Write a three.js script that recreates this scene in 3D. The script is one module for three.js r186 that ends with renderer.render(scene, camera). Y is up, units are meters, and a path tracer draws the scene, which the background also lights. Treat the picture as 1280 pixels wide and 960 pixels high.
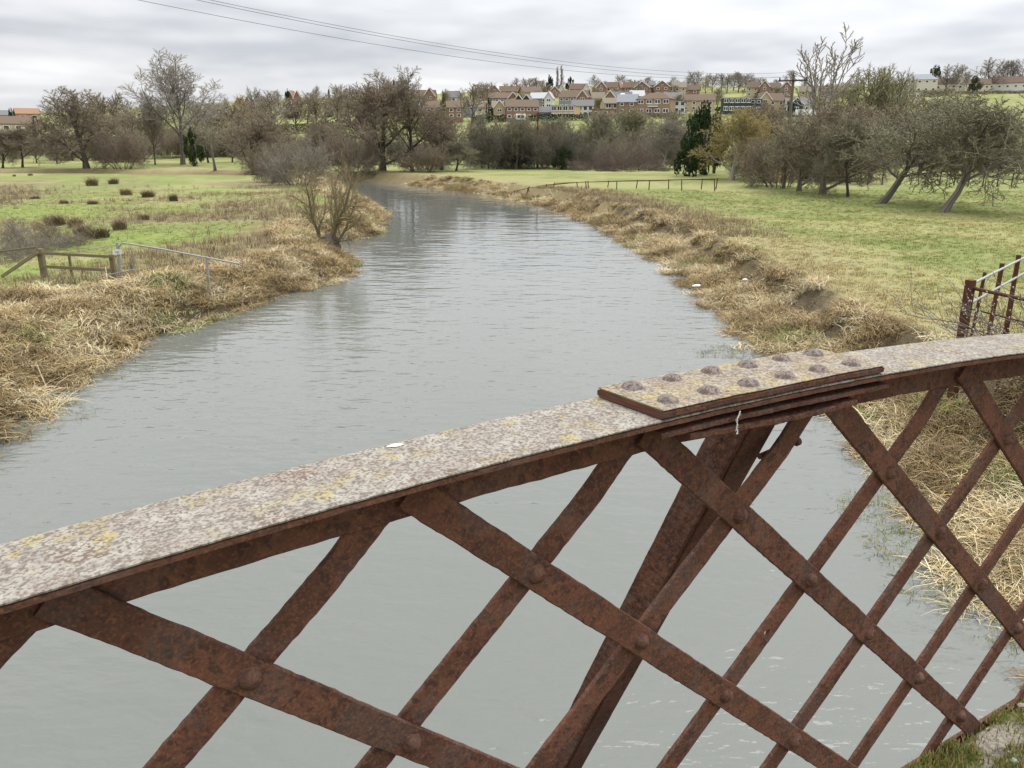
import * as THREE from 'three';
import { mergeGeometries } from 'three/addons/utils/BufferGeometryUtils.js';

// ---------------------------------------------------------------- camera, sky, sun, exposure
const EYE = 5.6;                                   // eye height above the water, metres
const PITCH = 16.674 * Math.PI / 180, FOCAL = 1035; // 28 mm phone lens, in units of a 1280 px wide picture
const scene = new THREE.Scene();
const camera = new THREE.PerspectiveCamera(49.76, 4 / 3, 0.05, 6000);
camera.position.set(0, EYE, 0);
camera.rotation.x = -PITCH;

const renderer = new THREE.WebGLRenderer({ antialias: true });
renderer.toneMapping = THREE.LinearToneMapping;
renderer.toneMappingExposure = 1.52;
renderer.shadowMap.enabled = true;
renderer.setSize(1024, 768);

// ---- seeded random and noise
function rng(seed) { let a = seed >>> 0; return () => { a = (a + 0x6D2B79F5) | 0; let t = Math.imul(a ^ (a >>> 15), 1 | a); t = (t + Math.imul(t ^ (t >>> 7), 61 | t)) ^ t; return ((t ^ (t >>> 14)) >>> 0) / 4294967296; }; }
function h2(x, y, s) { let n = Math.imul(x, 374761393) + Math.imul(y, 668265263) + Math.imul(s, 1442695041); n = Math.imul(n ^ (n >>> 13), 1274126177); return ((n ^ (n >>> 16)) >>> 0) / 4294967296; }
function vnoise(x, y, s, per) {                    // value noise 0..1, tiles every "per" cells when given
  const xi = Math.floor(x), yi = Math.floor(y), fx = x - xi, fy = y - yi;
  const u = fx * fx * fx * (fx * (fx * 6 - 15) + 10), v = fy * fy * fy * (fy * (fy * 6 - 15) + 10);
  const m = per ? (q) => ((q % per) + per) % per : (q) => q;
  const x0 = m(xi), x1 = m(xi + 1), y0 = m(yi), y1 = m(yi + 1);
  const a = h2(x0, y0, s), b = h2(x1, y0, s), c = h2(x0, y1, s), d = h2(x1, y1, s);
  return (a * (1 - u) + b * u) * (1 - v) + (c * (1 - u) + d * u) * v;
}
function fbm(x, y, s, oct = 4, per = 0) { let f = 0, a = .5, t = 0; for (let o = 0; o < oct; o++) { f += a * vnoise(x, y, s + o * 17, per); t += a; x *= 2; y *= 2; per *= 2; a *= .5; } return f / t; }
const sst = (a, b, x) => { const t = Math.min(1, Math.max(0, (x - a) / (b - a))); return t * t * (3 - 2 * t); };
const lerp = (a, b, t) => a + (b - a) * t;
const mix3 = (a, b, t) => [lerp(a[0], b[0], t), lerp(a[1], b[1], t), lerp(a[2], b[2], t)];

const SUN = new THREE.Vector3(.30, .93, -.26).normalize();   // towards the veiled sun
// ---- overcast sky: brighter towards the zenith (standard overcast law), cloud layers in perspective
{
  const W = 2048, Hh = 1024, data = new Float32Array(W * Hh * 4);
  for (let j = 0; j < Hh; j++) for (let i = 0; i < W; i++) {
    const el = ((j + .5) / Hh - .5) * Math.PI, az = ((i + .5) / W - .5) * 2 * Math.PI;
    const dy = Math.sin(el), dx = Math.cos(el) * Math.cos(az), dz = Math.cos(el) * Math.sin(az);
    const q = Math.max(dy, 0) + .055, px = dx / q, pz = dz / q;
    const ca = dx * SUN.x + dy * SUN.y + dz * SUN.z, glow = Math.exp(-(1 - ca) * 2.3);   // cloud brightens round the hidden sun
    let L = 1.19 * (1 + 1.5 * glow) * (1 + 2 * Math.max(dy, 0)) / 3;
    const n1 = fbm(px * .55 + 11.3, pz * .55 + 4.1, 5, 5), n2 = fbm(px * .17 + 3.7, pz * .2 + 9.2, 31, 4), n3 = fbm(px * 1.9 + 1.3, pz * 1.9 + 6.6, 43, 4);
    let c = .95 + .46 * (n1 - .5) + .50 * (n2 - .5) + .32 * (n3 - .5);
    c = lerp(c, .96, sst(.06, -.02, dy));
    L *= c * 1.06;
    const blue = Math.min(1, Math.max(0, 1.02 - c)) * 1.0 + .05;      // thicker cloud is bluer
    const o = (j * W + i) * 4;
    data[o] = L * (1.0 - .22 * blue); data[o + 1] = L * (1.0 - .10 * blue); data[o + 2] = L * (1.01 + .06 * blue); data[o + 3] = 1;
  }
  const sky = new THREE.DataTexture(data, W, Hh, THREE.RGBAFormat, THREE.FloatType);
  sky.mapping = THREE.EquirectangularReflectionMapping; sky.magFilter = sky.minFilter = THREE.LinearFilter; sky.needsUpdate = true;
  scene.background = sky; scene.environment = sky;
}
// ---- veiled sun, high up ahead and to the right
const sun = new THREE.DirectionalLight(new THREE.Color(1, .95, .88), 1.5);
sun.position.copy(SUN).multiplyScalar(140).add(new THREE.Vector3(0, 0, -40)); sun.target.position.set(0, 0, -40); scene.add(sun, sun.target);
sun.castShadow = true; sun.shadow.radius = 75; sun.shadow.mapSize.set(4096, 4096);
Object.assign(sun.shadow.camera, { left: -160, right: 160, top: 160, bottom: -160, near: 1, far: 500 });

// ---------------------------------------------------------------- survey helpers (bearing and distance from the bridge)
const CP = Math.cos(PITCH), SP = Math.sin(PITCH);
const eastOf = (u, D, y = 1) => (u - 640) / FOCAL * (D * CP + (EYE - y) * SP);        // x of a thing seen along bearing u at distance D
const heightAt = (v, D) => { const k = (480 - v) / FOCAL; return EYE + D * (k * CP - SP) / (CP + k * SP); };
const V3 = (x, y, z) => new THREE.Vector3(x, y, z);

// ---------------------------------------------------------------- naming and tagging
const taken = {};
function numbered(n) { const k = taken[n] = (taken[n] ?? -1) + 1; return k ? `${n}_${String(k).padStart(3, '0')}` : n; }
function fin(o) { o.castShadow = o.receiveShadow = true; return o; }
function thing(name, label, category, group, pos = [0, 0, 0], turn = 0) {
  const o = new THREE.Group(); o.name = numbered(name); o.position.set(...pos); o.rotation.y = turn;
  o.userData = { label, category }; if (group) o.userData.group = group; scene.add(o); return o;
}
function part(parent, name, geo, m) { const o = fin(new THREE.Mesh(geo, m)); o.name = name; parent.add(o); return o; }
function single(name, geo, m, label, category, group) { const o = fin(new THREE.Mesh(geo, m)); o.name = numbered(name); o.userData = { label, category }; if (group) o.userData.group = group; scene.add(o); return o; }
function setting(name, geo, m) { const o = fin(new THREE.Mesh(geo, m)); o.name = name; o.userData = { kind: 'structure' }; scene.add(o); return o; }

// ---------------------------------------------------------------- mesh builder
class MB {
  constructor() { this.p = []; this.n = []; this.u = []; this.i = []; this.c = null; }
  get tris() { return this.i.length / 3; }
  v(x, y, z, nx, ny, nz, a, b) { this.p.push(x, y, z); this.n.push(nx, ny, nz); this.u.push(a, b); return this.p.length / 3 - 1; }
  quad(A, B, C, D, uw = 1, uh = 1) {                // flat quad, own normal
    const n = V3(B[0] - A[0], B[1] - A[1], B[2] - A[2]).cross(V3(D[0] - A[0], D[1] - A[1], D[2] - A[2])).normalize();
    const a = this.v(...A, n.x, n.y, n.z, 0, 0), b = this.v(...B, n.x, n.y, n.z, uw, 0), c = this.v(...C, n.x, n.y, n.z, uw, uh), d = this.v(...D, n.x, n.y, n.z, 0, uh);
    this.i.push(a, b, c, a, c, d);
  }
  tri(A, B, C) {
    const n = V3(B[0] - A[0], B[1] - A[1], B[2] - A[2]).cross(V3(C[0] - A[0], C[1] - A[1], C[2] - A[2])).normalize();
    const a = this.v(...A, n.x, n.y, n.z, 0, 0), b = this.v(...B, n.x, n.y, n.z, 1, 0), c = this.v(...C, n.x, n.y, n.z, .5, 1); this.i.push(a, b, c);
  }
  box(x0, x1, y0, y1, z0, z1) {
    const w = x1 - x0, h = y1 - y0, d = z1 - z0;
    this.quad([x0, y0, z1], [x1, y0, z1], [x1, y1, z1], [x0, y1, z1], w, h); this.quad([x1, y0, z0], [x0, y0, z0], [x0, y1, z0], [x1, y1, z0], w, h);
    this.quad([x1, y0, z1], [x1, y0, z0], [x1, y1, z0], [x1, y1, z1], d, h); this.quad([x0, y0, z0], [x0, y0, z1], [x0, y1, z1], [x0, y1, z0], d, h);
    this.quad([x0, y1, z1], [x1, y1, z1], [x1, y1, z0], [x0, y1, z0], w, d); this.quad([x0, y0, z0], [x1, y0, z0], [x1, y0, z1], [x0, y0, z1], w, d); return this;
  }
  tube(P, R, sides = 6, us = 1, vs = 1) {           // P: Vector3[], R: radii
    const t = V3(), a = V3(), b = V3(), n = V3(); let len = 0, prev = null;
    for (let k = 0; k < P.length; k++) {
      t.subVectors(P[Math.min(k + 1, P.length - 1)], P[Math.max(k - 1, 0)]).normalize();
      if (!prev) { a.set(Math.abs(t.y) > .9 ? 1 : 0, Math.abs(t.y) > .9 ? 0 : 1, 0); a.cross(t).normalize(); } else a.copy(prev).addScaledVector(t, -prev.dot(t)).normalize();
      prev = a.clone(); b.crossVectors(t, a);
      if (k) len += P[k].distanceTo(P[k - 1]);
      for (let s = 0; s <= sides; s++) { const th = s / sides * 2 * Math.PI; n.copy(a).multiplyScalar(Math.cos(th)).addScaledVector(b, Math.sin(th)); this.v(P[k].x + n.x * R[k], P[k].y + n.y * R[k], P[k].z + n.z * R[k], n.x, n.y, n.z, s / sides * us, len * vs); }
    }
    const base = this.p.length / 3 - P.length * (sides + 1);
    for (let k = 0; k + 1 < P.length; k++) for (let s = 0; s < sides; s++) { const q = base + k * (sides + 1) + s; this.i.push(q, q + 1, q + sides + 2, q, q + sides + 2, q + sides + 1); }
    return this;
  }
  spike(A, B, r) {                                  // three-sided tapering twig
    const t = V3().subVectors(B, A).normalize(), a = V3(Math.abs(t.y) > .9 ? 1 : 0, Math.abs(t.y) > .9 ? 0 : 1, 0).cross(t).normalize(), b = V3().crossVectors(t, a), ids = [];
    for (let s = 0; s < 3; s++) { const c = Math.cos(s * 2.0944), d = Math.sin(s * 2.0944), x = a.x * c + b.x * d, y = a.y * c + b.y * d, z = a.z * c + b.z * d; ids.push(this.v(A.x + x * r, A.y + y * r, A.z + z * r, x, y, z, 0, 0)); }
    const e = this.v(B.x, B.y, B.z, t.x, t.y, t.z, 0, 1); for (let s = 0; s < 3; s++) this.i.push(ids[s], ids[(s + 1) % 3], e);
  }
  cap(P, R, dir) { const c = this.v(P.x, P.y, P.z, dir.x, dir.y, dir.z, 0, 0), a = V3(Math.abs(dir.y) > .9 ? 1 : 0, Math.abs(dir.y) > .9 ? 0 : 1, 0).cross(dir).normalize(), b = V3().crossVectors(dir, a), ids = []; for (let s = 0; s < 10; s++) { const th = s / 10 * 6.2832; ids.push(this.v(P.x + R * (a.x * Math.cos(th) + b.x * Math.sin(th)), P.y + R * (a.y * Math.cos(th) + b.y * Math.sin(th)), P.z + R * (a.z * Math.cos(th) + b.z * Math.sin(th)), dir.x, dir.y, dir.z, Math.cos(th) * R, Math.sin(th) * R)); } for (let s = 0; s < 10; s++) this.i.push(c, ids[s], ids[(s + 1) % 10]); }
  bar(A, B, r, sides = 8) { this.tube([A, B], [r, r], sides, r * 6, 1); const d = V3().subVectors(B, A).normalize(); this.cap(B, r, d); this.cap(A, r, d.clone().negate()); return this; }
  geo() {
    const g = new THREE.BufferGeometry();
    g.setAttribute('position', new THREE.Float32BufferAttribute(this.p, 3)); g.setAttribute('normal', new THREE.Float32BufferAttribute(this.n, 3)); g.setAttribute('uv', new THREE.Float32BufferAttribute(this.u, 2));
    if (this.c) g.setAttribute('color', new THREE.Float32BufferAttribute(this.c, 3));
    g.setIndex(this.i); return g;
  }
}

// ---------------------------------------------------------------- textures and materials
const toS = (c) => Math.round(255 * Math.min(1, Math.max(0, c <= .0031308 ? 12.92 * c : 1.055 * Math.pow(c, 1 / 2.4) - .055)));
function colourTex(n, fn, rep = 1) {                // fn(u, v) -> linear rgb
  const d = new Uint8Array(n * n * 4);
  for (let j = 0; j < n; j++) for (let i = 0; i < n; i++) { const c = fn(i / n, j / n), o = (j * n + i) * 4; d[o] = toS(c[0]); d[o + 1] = toS(c[1]); d[o + 2] = toS(c[2]); d[o + 3] = 255; }
  const t = new THREE.DataTexture(d, n, n); t.colorSpace = THREE.SRGBColorSpace; return wrapTex(t, rep);
}
function greyTex(n, fn, rep = 1) {
  const d = new Uint8Array(n * n * 4);
  for (let j = 0; j < n; j++) for (let i = 0; i < n; i++) { const c = Math.round(255 * Math.min(1, Math.max(0, fn(i / n, j / n)))), o = (j * n + i) * 4; d[o] = d[o + 1] = d[o + 2] = c; d[o + 3] = 255; }
  return wrapTex(new THREE.DataTexture(d, n, n), rep);
}
function wrapTex(t, rep) { t.wrapS = t.wrapT = THREE.RepeatWrapping; t.magFilter = THREE.LinearFilter; t.minFilter = THREE.LinearMipmapLinearFilter; t.generateMipmaps = true; t.repeat.set(rep, rep); t.needsUpdate = true; return t; }
const std = (o) => new THREE.MeshPhysicalMaterial({ roughness: .9, specularIntensity: .25, side: THREE.DoubleSide, ...o });   // porous, matt matter
const rgb = (r, g, b) => new THREE.Color().setRGB(r, g, b);

// rust: brown scale with dark purple plates and orange bloom, pitted
const rustC = colourTex(1024, (u, v) => {
  const a = fbm(u * 10, v * 10, 1, 5, 10), b = fbm(u * 44, v * 44, 7, 4, 44), c = fbm(u * 150, v * 150, 3, 2, 150), e = fbm(u * 7, v * 7, 91, 4, 7);
  let k = mix3([.078, .038, .027], [.108, .050, .033], sst(.38, .65, a));
  k = mix3(k, [.036, .023, .021], sst(.53, .66, b) * .65 * sst(.38, .6, e + .1));
  k = mix3(k, [.098, .072, .062], sst(.58, .68, e) * .3);
  k = mix3(k, [.150, .064, .030], sst(.58, .8, c) * .45);
  const d = .88 + .46 * c; return [k[0] * d, k[1] * d, k[2] * d];
}, 2);
const rustB = greyTex(1024, (u, v) => .45 * fbm(u * 90, v * 90, 3, 3, 90) + .35 * fbm(u * 24, v * 24, 7, 3, 24) + .2 * fbm(u * 8, v * 8, 1, 3, 8), 2);
const M = {};
M.rust = std({ map: rustC, bumpMap: rustB, bumpScale: .003, roughness: .82 });
M.rustPitted = std({ map: rustC, bumpMap: greyTex(512, (u, v) => fbm(u * 34, v * 34, 63, 3, 34), 2), bumpScale: .007, roughness: .85 });
// weathered top of the flange: grey crust lichen, dark specks, rusty bare spots, yellow lichen
function discs(u, v, n, seed, dens) {                // irregular lichen rosettes: 1 inside, 0 outside, tiles
  const X = u * n, Y = v * n, xi = Math.floor(X), yi = Math.floor(Y); let best = 0;
  for (let a = -1; a <= 1; a++) for (let b = -1; b <= 1; b++) { const cx = xi + a, cy = yi + b, mx = ((cx % n) + n) % n, my = ((cy % n) + n) % n; if (h2(mx, my, seed) > dens) continue; const d = Math.hypot(X - cx - h2(mx, my, seed + 1), Y - cy - h2(mx, my, seed + 2)), R = .18 + .42 * h2(mx, my, seed + 3); best = Math.max(best, sst(R, R * .72, d + (fbm(u * n * 5, v * n * 5, seed, 2, n * 5) - .5) * .4)); }
  return best;
}
function crust(yellow) {
  return (u, v) => {
    const f = fbm(u * 260, v * 260, 13, 2, 260), m = fbm(u * 110, v * 110, 19, 3, 110), l = fbm(u * 16, v * 16, 23, 5, 16), y = fbm(u * 22, v * 22, 41, 5, 22), w = fbm(u * 12, v * 12, 57, 4, 12);
    let k = mix3([.245, .212, .190], [.335, .305, .275], sst(.36, .64, m));
    k = mix3(k, [.225, .172, .148], sst(.48, .68, l) * .38);
    k = mix3(k, [.40, .385, .35], sst(.56, .76, f) * .42);
    k = mix3(k, [.115, .094, .083], sst(.47, .33, f) * .62);
    k = mix3(k, [.34, .275, .115], sst(.60 - yellow, .76 - yellow, y) * .4 * sst(.34, .58, f + .04));
    k = mix3(k, [.46, .445, .41], discs(u, v, 22, 71, .3) * .3 * sst(.3, .5, f));
    k = mix3(k, [.40, .32, .11], discs(u, v, 30, 77, .12 + yellow) * .6 * sst(.3, .55, f));
    k = mix3(k, [.14, .085, .062], discs(u, v, 12, 83, .22) * .5 * sst(.62, .44, f)); return k;
  };
}
const crustB = greyTex(1024, (u, v) => .6 * fbm(u * 130, v * 130, 13, 3, 130) + .4 * fbm(u * 40, v * 40, 19, 3, 40), 1.25);
M.crust = std({ color: rgb(.74, .74, .70), map: colourTex(1024, crust(0), 1.25), bumpMap: crustB, bumpScale: .0024, roughness: .95 });
M.crustY = std({ color: rgb(.74, .71, .63), map: colourTex(1024, crust(.13), 1.25), bumpMap: crustB, bumpScale: .0026, roughness: .95 });
M.rivetTop = std({ map: M.crust.map, bumpMap: crustB, bumpScale: .002, color: rgb(.58, .54, .54), roughness: .95 });
M.white = std({ map: colourTex(128, (u, v) => mix3([.38, .37, .33], [.70, .69, .65], sst(.25, .6, fbm(u * 9, v * 9, 87, 4)))), roughness: .85 });
M.galv = std({ color: rgb(.27, .275, .27), roughness: .55, metalness: .25, specularIntensity: 1 });
M.grain = colourTex(256, (u, v) => { const g = fbm(u * 6, v * 60, 77, 4, 0), s = .75 + .5 * g; return [.21 * s, .165 * s, .115 * s]; });
M.oldWood = std({ map: M.grain, color: rgb(.75, .8, .68) });
M.poleWood = std({ map: M.grain, color: rgb(.66, .74, .74) });
M.rustPole = std({ map: rustC, color: rgb(.85, .74, .7) });

// ---------------------------------------------------------------- river outline (x, distance), fields, valley side
const LEFT = [[-9, -14], [-9.4, 4], [-9.9, 14.5], [-10.6, 18.5], [-10.6, 22.4], [-9.5, 27.2], [-8.5, 30], [-7.0, 34.6], [-7.6, 38.5], [-9.6, 42.8], [-10.2, 45.4], [-8.1, 49.5], [-8.9, 55.7], [-9.6, 62.8], [-14.2, 77], [-18, 92], [-22, 101], [-29, 107], [-42, 111.5], [-62, 114], [-95, 115], [-180, 116]];
const RIGHT = [[6.4, -14], [6.2, 4], [6.1, 8.2], [6.1, 9.6], [6.6, 12.4], [7.1, 16.4], [6.7, 21.7], [6.9, 25.2], [7.0, 29.9], [7.0, 34.4], [6.8, 42.8], [5.5, 55.2], [2.9, 70], [-3, 84.8], [-9, 97], [-16.5, 108], [-28, 115], [-44, 119.5], [-64, 121.5], [-95, 122], [-180, 123]];
const SHORE = [...LEFT, ...[...RIGHT].reverse()];
function shore(x, D) {                              // signed distance to the water's edge: positive on land
  let best = 1e9, inside = false, side = 1;
  for (let a = 0, n = SHORE.length; a < n; a++) {
    const p = SHORE[a], q = SHORE[(a + 1) % n], ex = q[0] - p[0], ey = q[1] - p[1], t = Math.min(1, Math.max(0, ((x - p[0]) * ex + (D - p[1]) * ey) / (ex * ex + ey * ey)));
    const d = Math.hypot(x - p[0] - t * ex, D - p[1] - t * ey);
    if (d < best) { best = d; side = a < LEFT.length - 1 ? -1 : 1; }
    if ((p[1] > D) !== (q[1] > D) && x < ex * (D - p[1]) / ey + p[0]) inside = !inside;
  }
  return [inside ? -best : best, side];
}
const PROFILE = [[125, 212], [160, 199], [200, 182], [240, 168], [290, 155.5], [340, 148], [390, 137], [450, 121], [520, 111.5], [600, 107]].map(([D, v]) => [D, heightAt(v, D)]);
function hill(x, D) {
  if (D < 110) return 0;
  let h = PROFILE[PROFILE.length - 1][1];
  if (D < 125) h = 1 + (PROFILE[0][1] - 1) * (D - 110) / 15; else for (let k = 0; k + 1 < PROFILE.length; k++) if (D < PROFILE[k + 1][0] && D >= PROFILE[k][0]) { h = lerp(PROFILE[k][1], PROFILE[k + 1][1], (D - PROFILE[k][0]) / (PROFILE[k + 1][0] - PROFILE[k][0])); break; }
  const t = x / Math.max(D, 1), K = [[-.75, .45], [-.59, .5], [-.31, .72], [-.13, .86], [.06, 1], [.4, 1], [.62, 1.06], [.9, 1.06]];
  let k = t <= K[0][0] ? K[0][1] : K[K.length - 1][1];
  for (let q = 0; q + 1 < K.length; q++) if (t >= K[q][0] && t < K[q + 1][0]) k = lerp(K[q][1], K[q + 1][1], (t - K[q][0]) / (K[q + 1][0] - K[q][0]));
  return (h - 1) * k + (D > 600 ? (D - 600) * .002 : 0);
}
function land(x, D, full) {                         // ground height; also the shore distance and side
  const [sd0, side] = shore(x, D);
  const wob = (fbm(x * .55 + 40, D * .55, 61, 3) - .5) * (D < 100 ? 1.5 : .6), sd = sd0 + wob * .4;
  let y;
  if (sd < 0) y = -.06 + sd * .7;
  else if (side > 0) { const w = 2.0 + wob * 1.4; y = sd < w ? -.06 + .42 * sd / w : lerp(.36, 1, sst(w, w + .75, sd)); }
  else y = -.06 + 1.0 * sst(-.6, 1.8, sd);
  y = Math.max(y, -1.4);
  if (sd > 1.5) y += (fbm(x * .22, D * .22, 71, 4) - .5) * .28 * sst(1.5, 6, sd);
  y += hill(x, D) + (D > 120 ? (fbm(x * .012, D * .012, 75, 3) - .5) * 3 * sst(120, 260, D) : 0);
  if (sd > -.4 && x < -7 && D < 32) y += .5 * Math.exp(-((x + 10.3) ** 2 + (D - 26.2) ** 2) / 3.2) * sst(-.4, .5, sd);   // slumped reed mound at the gate
  if (x > 7 && D < 19) y += 1.9 * sst(7.6, 13, x + Math.max(0, 9 - D) * .25) * sst(19, 11, D);   // bridge approach bank
  if (x < -9 && D < 15) y += 1.9 * sst(-10.5, -16, x) * sst(15, 8, D);
  return full ? [y, sd0, side] : y;
}
const ground = (x, D) => land(x, D);

// ---------------------------------------------------------------- ground sheet
const straw = [.165, .122, .062], green = [.160, .184, .060], pale = [.226, .228, .092], dry = [.250, .212, .112], mud = [.070, .054, .038], weed = [.135, .102, .068];  // straw: reed litter, darkened to paint shade into the gaps between reeds
function groundColour(x, D, sd, side) {
  const n1 = fbm(x * .16, D * .16, 101, 4), n2 = fbm(x * .5, D * .5, 111, 4), n3 = fbm(x * 1.7, D * 1.7, 121, 3);
  let k = mix3(green, pale, sst(.42, .62, n1));
  k = mix3(k, dry, sst(.50, .66, n2 * .6 + n3 * .4) * .45);
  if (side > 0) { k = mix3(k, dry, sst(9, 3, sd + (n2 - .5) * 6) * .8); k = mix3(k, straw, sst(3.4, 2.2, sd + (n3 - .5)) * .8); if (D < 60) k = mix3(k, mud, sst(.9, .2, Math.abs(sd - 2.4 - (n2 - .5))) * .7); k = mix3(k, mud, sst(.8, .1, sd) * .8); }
  else {
    k = mix3(k, [.170, .214, .058], sst(.5, .62, fbm(x * .07 + D * .02, D * .11, 131, 3)) * .8);
    if (D < 110) { const w = sst(.45, .58, fbm(x * .09 + 5 - D * .03, D * .10, 141, 4)) * sst(20, 34, D); k = mix3(k, mix3(weed, dry, n3), w * .8); }
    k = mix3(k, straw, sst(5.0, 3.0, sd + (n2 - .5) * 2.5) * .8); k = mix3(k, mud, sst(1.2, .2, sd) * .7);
  }
  if (D > 104 && D < 122) k = mix3(k, [.16, .12, .075], sst(5, 1.5, sd + (n2 - .5) * 2) * .35);
  const j = .86 + .28 * n3; return [k[0] * j, k[1] * j, k[2] * j];
}
{
  const rows = []; for (let D = -60; D < 2600;) { rows.push(D); D += D < 4 ? 4 : D < 17 ? .3 : Math.max(.24, D * .0125); }
  const NC = 300, b = new MB(); b.c = [];
  for (const D of rows) for (let c = 0; c <= NC; c++) {
    const q = c / NC * 2 - 1, x = q * (18 + Math.max(D, 0) * .95) + Math.sign(q) * Math.pow(Math.abs(q), 9) * (200 + Math.max(D, 0) * .6), [y, sd, side] = land(x, D, true);
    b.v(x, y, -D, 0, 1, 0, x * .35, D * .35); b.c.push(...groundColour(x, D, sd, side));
  }
  for (let r = 0; r + 1 < rows.length; r++) for (let c = 0; c < NC; c++) { const a = r * (NC + 1) + c; b.i.push(a, a + 1, a + NC + 2, a, a + NC + 2, a + NC + 1); }
  const g = b.geo(); g.computeVertexNormals();
  const turf = colourTex(1024, (u, v) => { const f = fbm(u * 140, v * 140, 201, 2, 140), m = fbm(u * 26, v * 26, 203, 4, 26), s = .62 + .5 * f + .28 * m; return [s * (1 + .14 * (m - .5)), s, s * (1 - .2 * (m - .5))].map((q) => q * .92); });
  M.turf = std({ map: turf, vertexColors: true, bumpMap: greyTex(512, (u, v) => .5 * fbm(u * 80, v * 80, 201, 3, 80) + .5 * fbm(u * 14, v * 14, 203, 3, 14)), bumpScale: .06, roughness: 1 });
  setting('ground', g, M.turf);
}
// ---------------------------------------------------------------- water: silty, wind-rippled
{
  const ripT = (() => {                            // tileable: elongated ripple crests across the stream
    const n = 1024, per = (x, y, s, px, py) => { const xi = Math.floor(x), yi = Math.floor(y), fx = x - xi, fy = y - yi, u = fx * fx * (3 - 2 * fx), v = fy * fy * (3 - 2 * fy), a = (q, m) => ((q % m) + m) % m; const A = h2(a(xi, px), a(yi, py), s), B = h2(a(xi + 1, px), a(yi, py), s), C = h2(a(xi, px), a(yi + 1, py), s), E = h2(a(xi + 1, px), a(yi + 1, py), s); return (A * (1 - u) + B * u) * (1 - v) + (C * (1 - u) + E * u) * v; };
    return greyTex(n, (u, v) => { const w = fbm(u * 5, v * 5, 331, 3, 5) - .5, uu = u + .02 * w, vv = v + .03 * w; return .56 * per(uu * 9, vv * 20, 1, 9, 20) + .27 * per(uu * 19, vv * 42, 2, 19, 42) + .12 * per(uu * 40, vv * 84, 3, 40, 84) + .05 * per(uu * 90, vv * 170, 4, 90, 170); });
  })();
  const mat = new THREE.MeshPhysicalMaterial({ color: rgb(.114, .119, .106), roughness: .02, ior: 1.333, bumpMap: ripT, bumpScale: .022, side: THREE.DoubleSide });
  const rows = []; for (let D = -40; D < 135;) { rows.push(D); D += D < 2 ? 6 : Math.max(.12, D * .012); }
  const NC = 220, b = new MB();
  let vAcc = 0, pD = rows[0];
  for (const D of rows) for (let c = 0; c <= NC; c++) {
    if (!c) { vAcc += (D - pD) * lerp(.40, .05, Math.pow(sst(5, 70, D), .35)); pD = D; }
    const q = c / NC, x = lerp(D > 60 ? -20 - (D - 60) * 3 : -14, 10, q);
    const a = .013 * (fbm(x * .8, D * 1.7, 401, 2) - .5) + .020 * (fbm(x * .28 + 7, D * .5, 411, 2) - .5);
    const lee = lerp(.40, .05, Math.pow(sst(5, 70, D), .35)); b.v(x, a * sst(95, 20, D) * (1 + 2.2 * sst(16, 5, D)), -D, 0, 1, 0, x * lee, vAcc);
  }
  for (let r = 0; r + 1 < rows.length; r++) for (let c = 0; c < NC; c++) { const a = r * (NC + 1) + c; b.i.push(a, a + 1, a + NC + 2, a, a + NC + 2, a + NC + 1); }
  const g = b.geo(); g.computeVertexNormals(); setting('river_water', g, mat);
}
console.log('terrain done');

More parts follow.
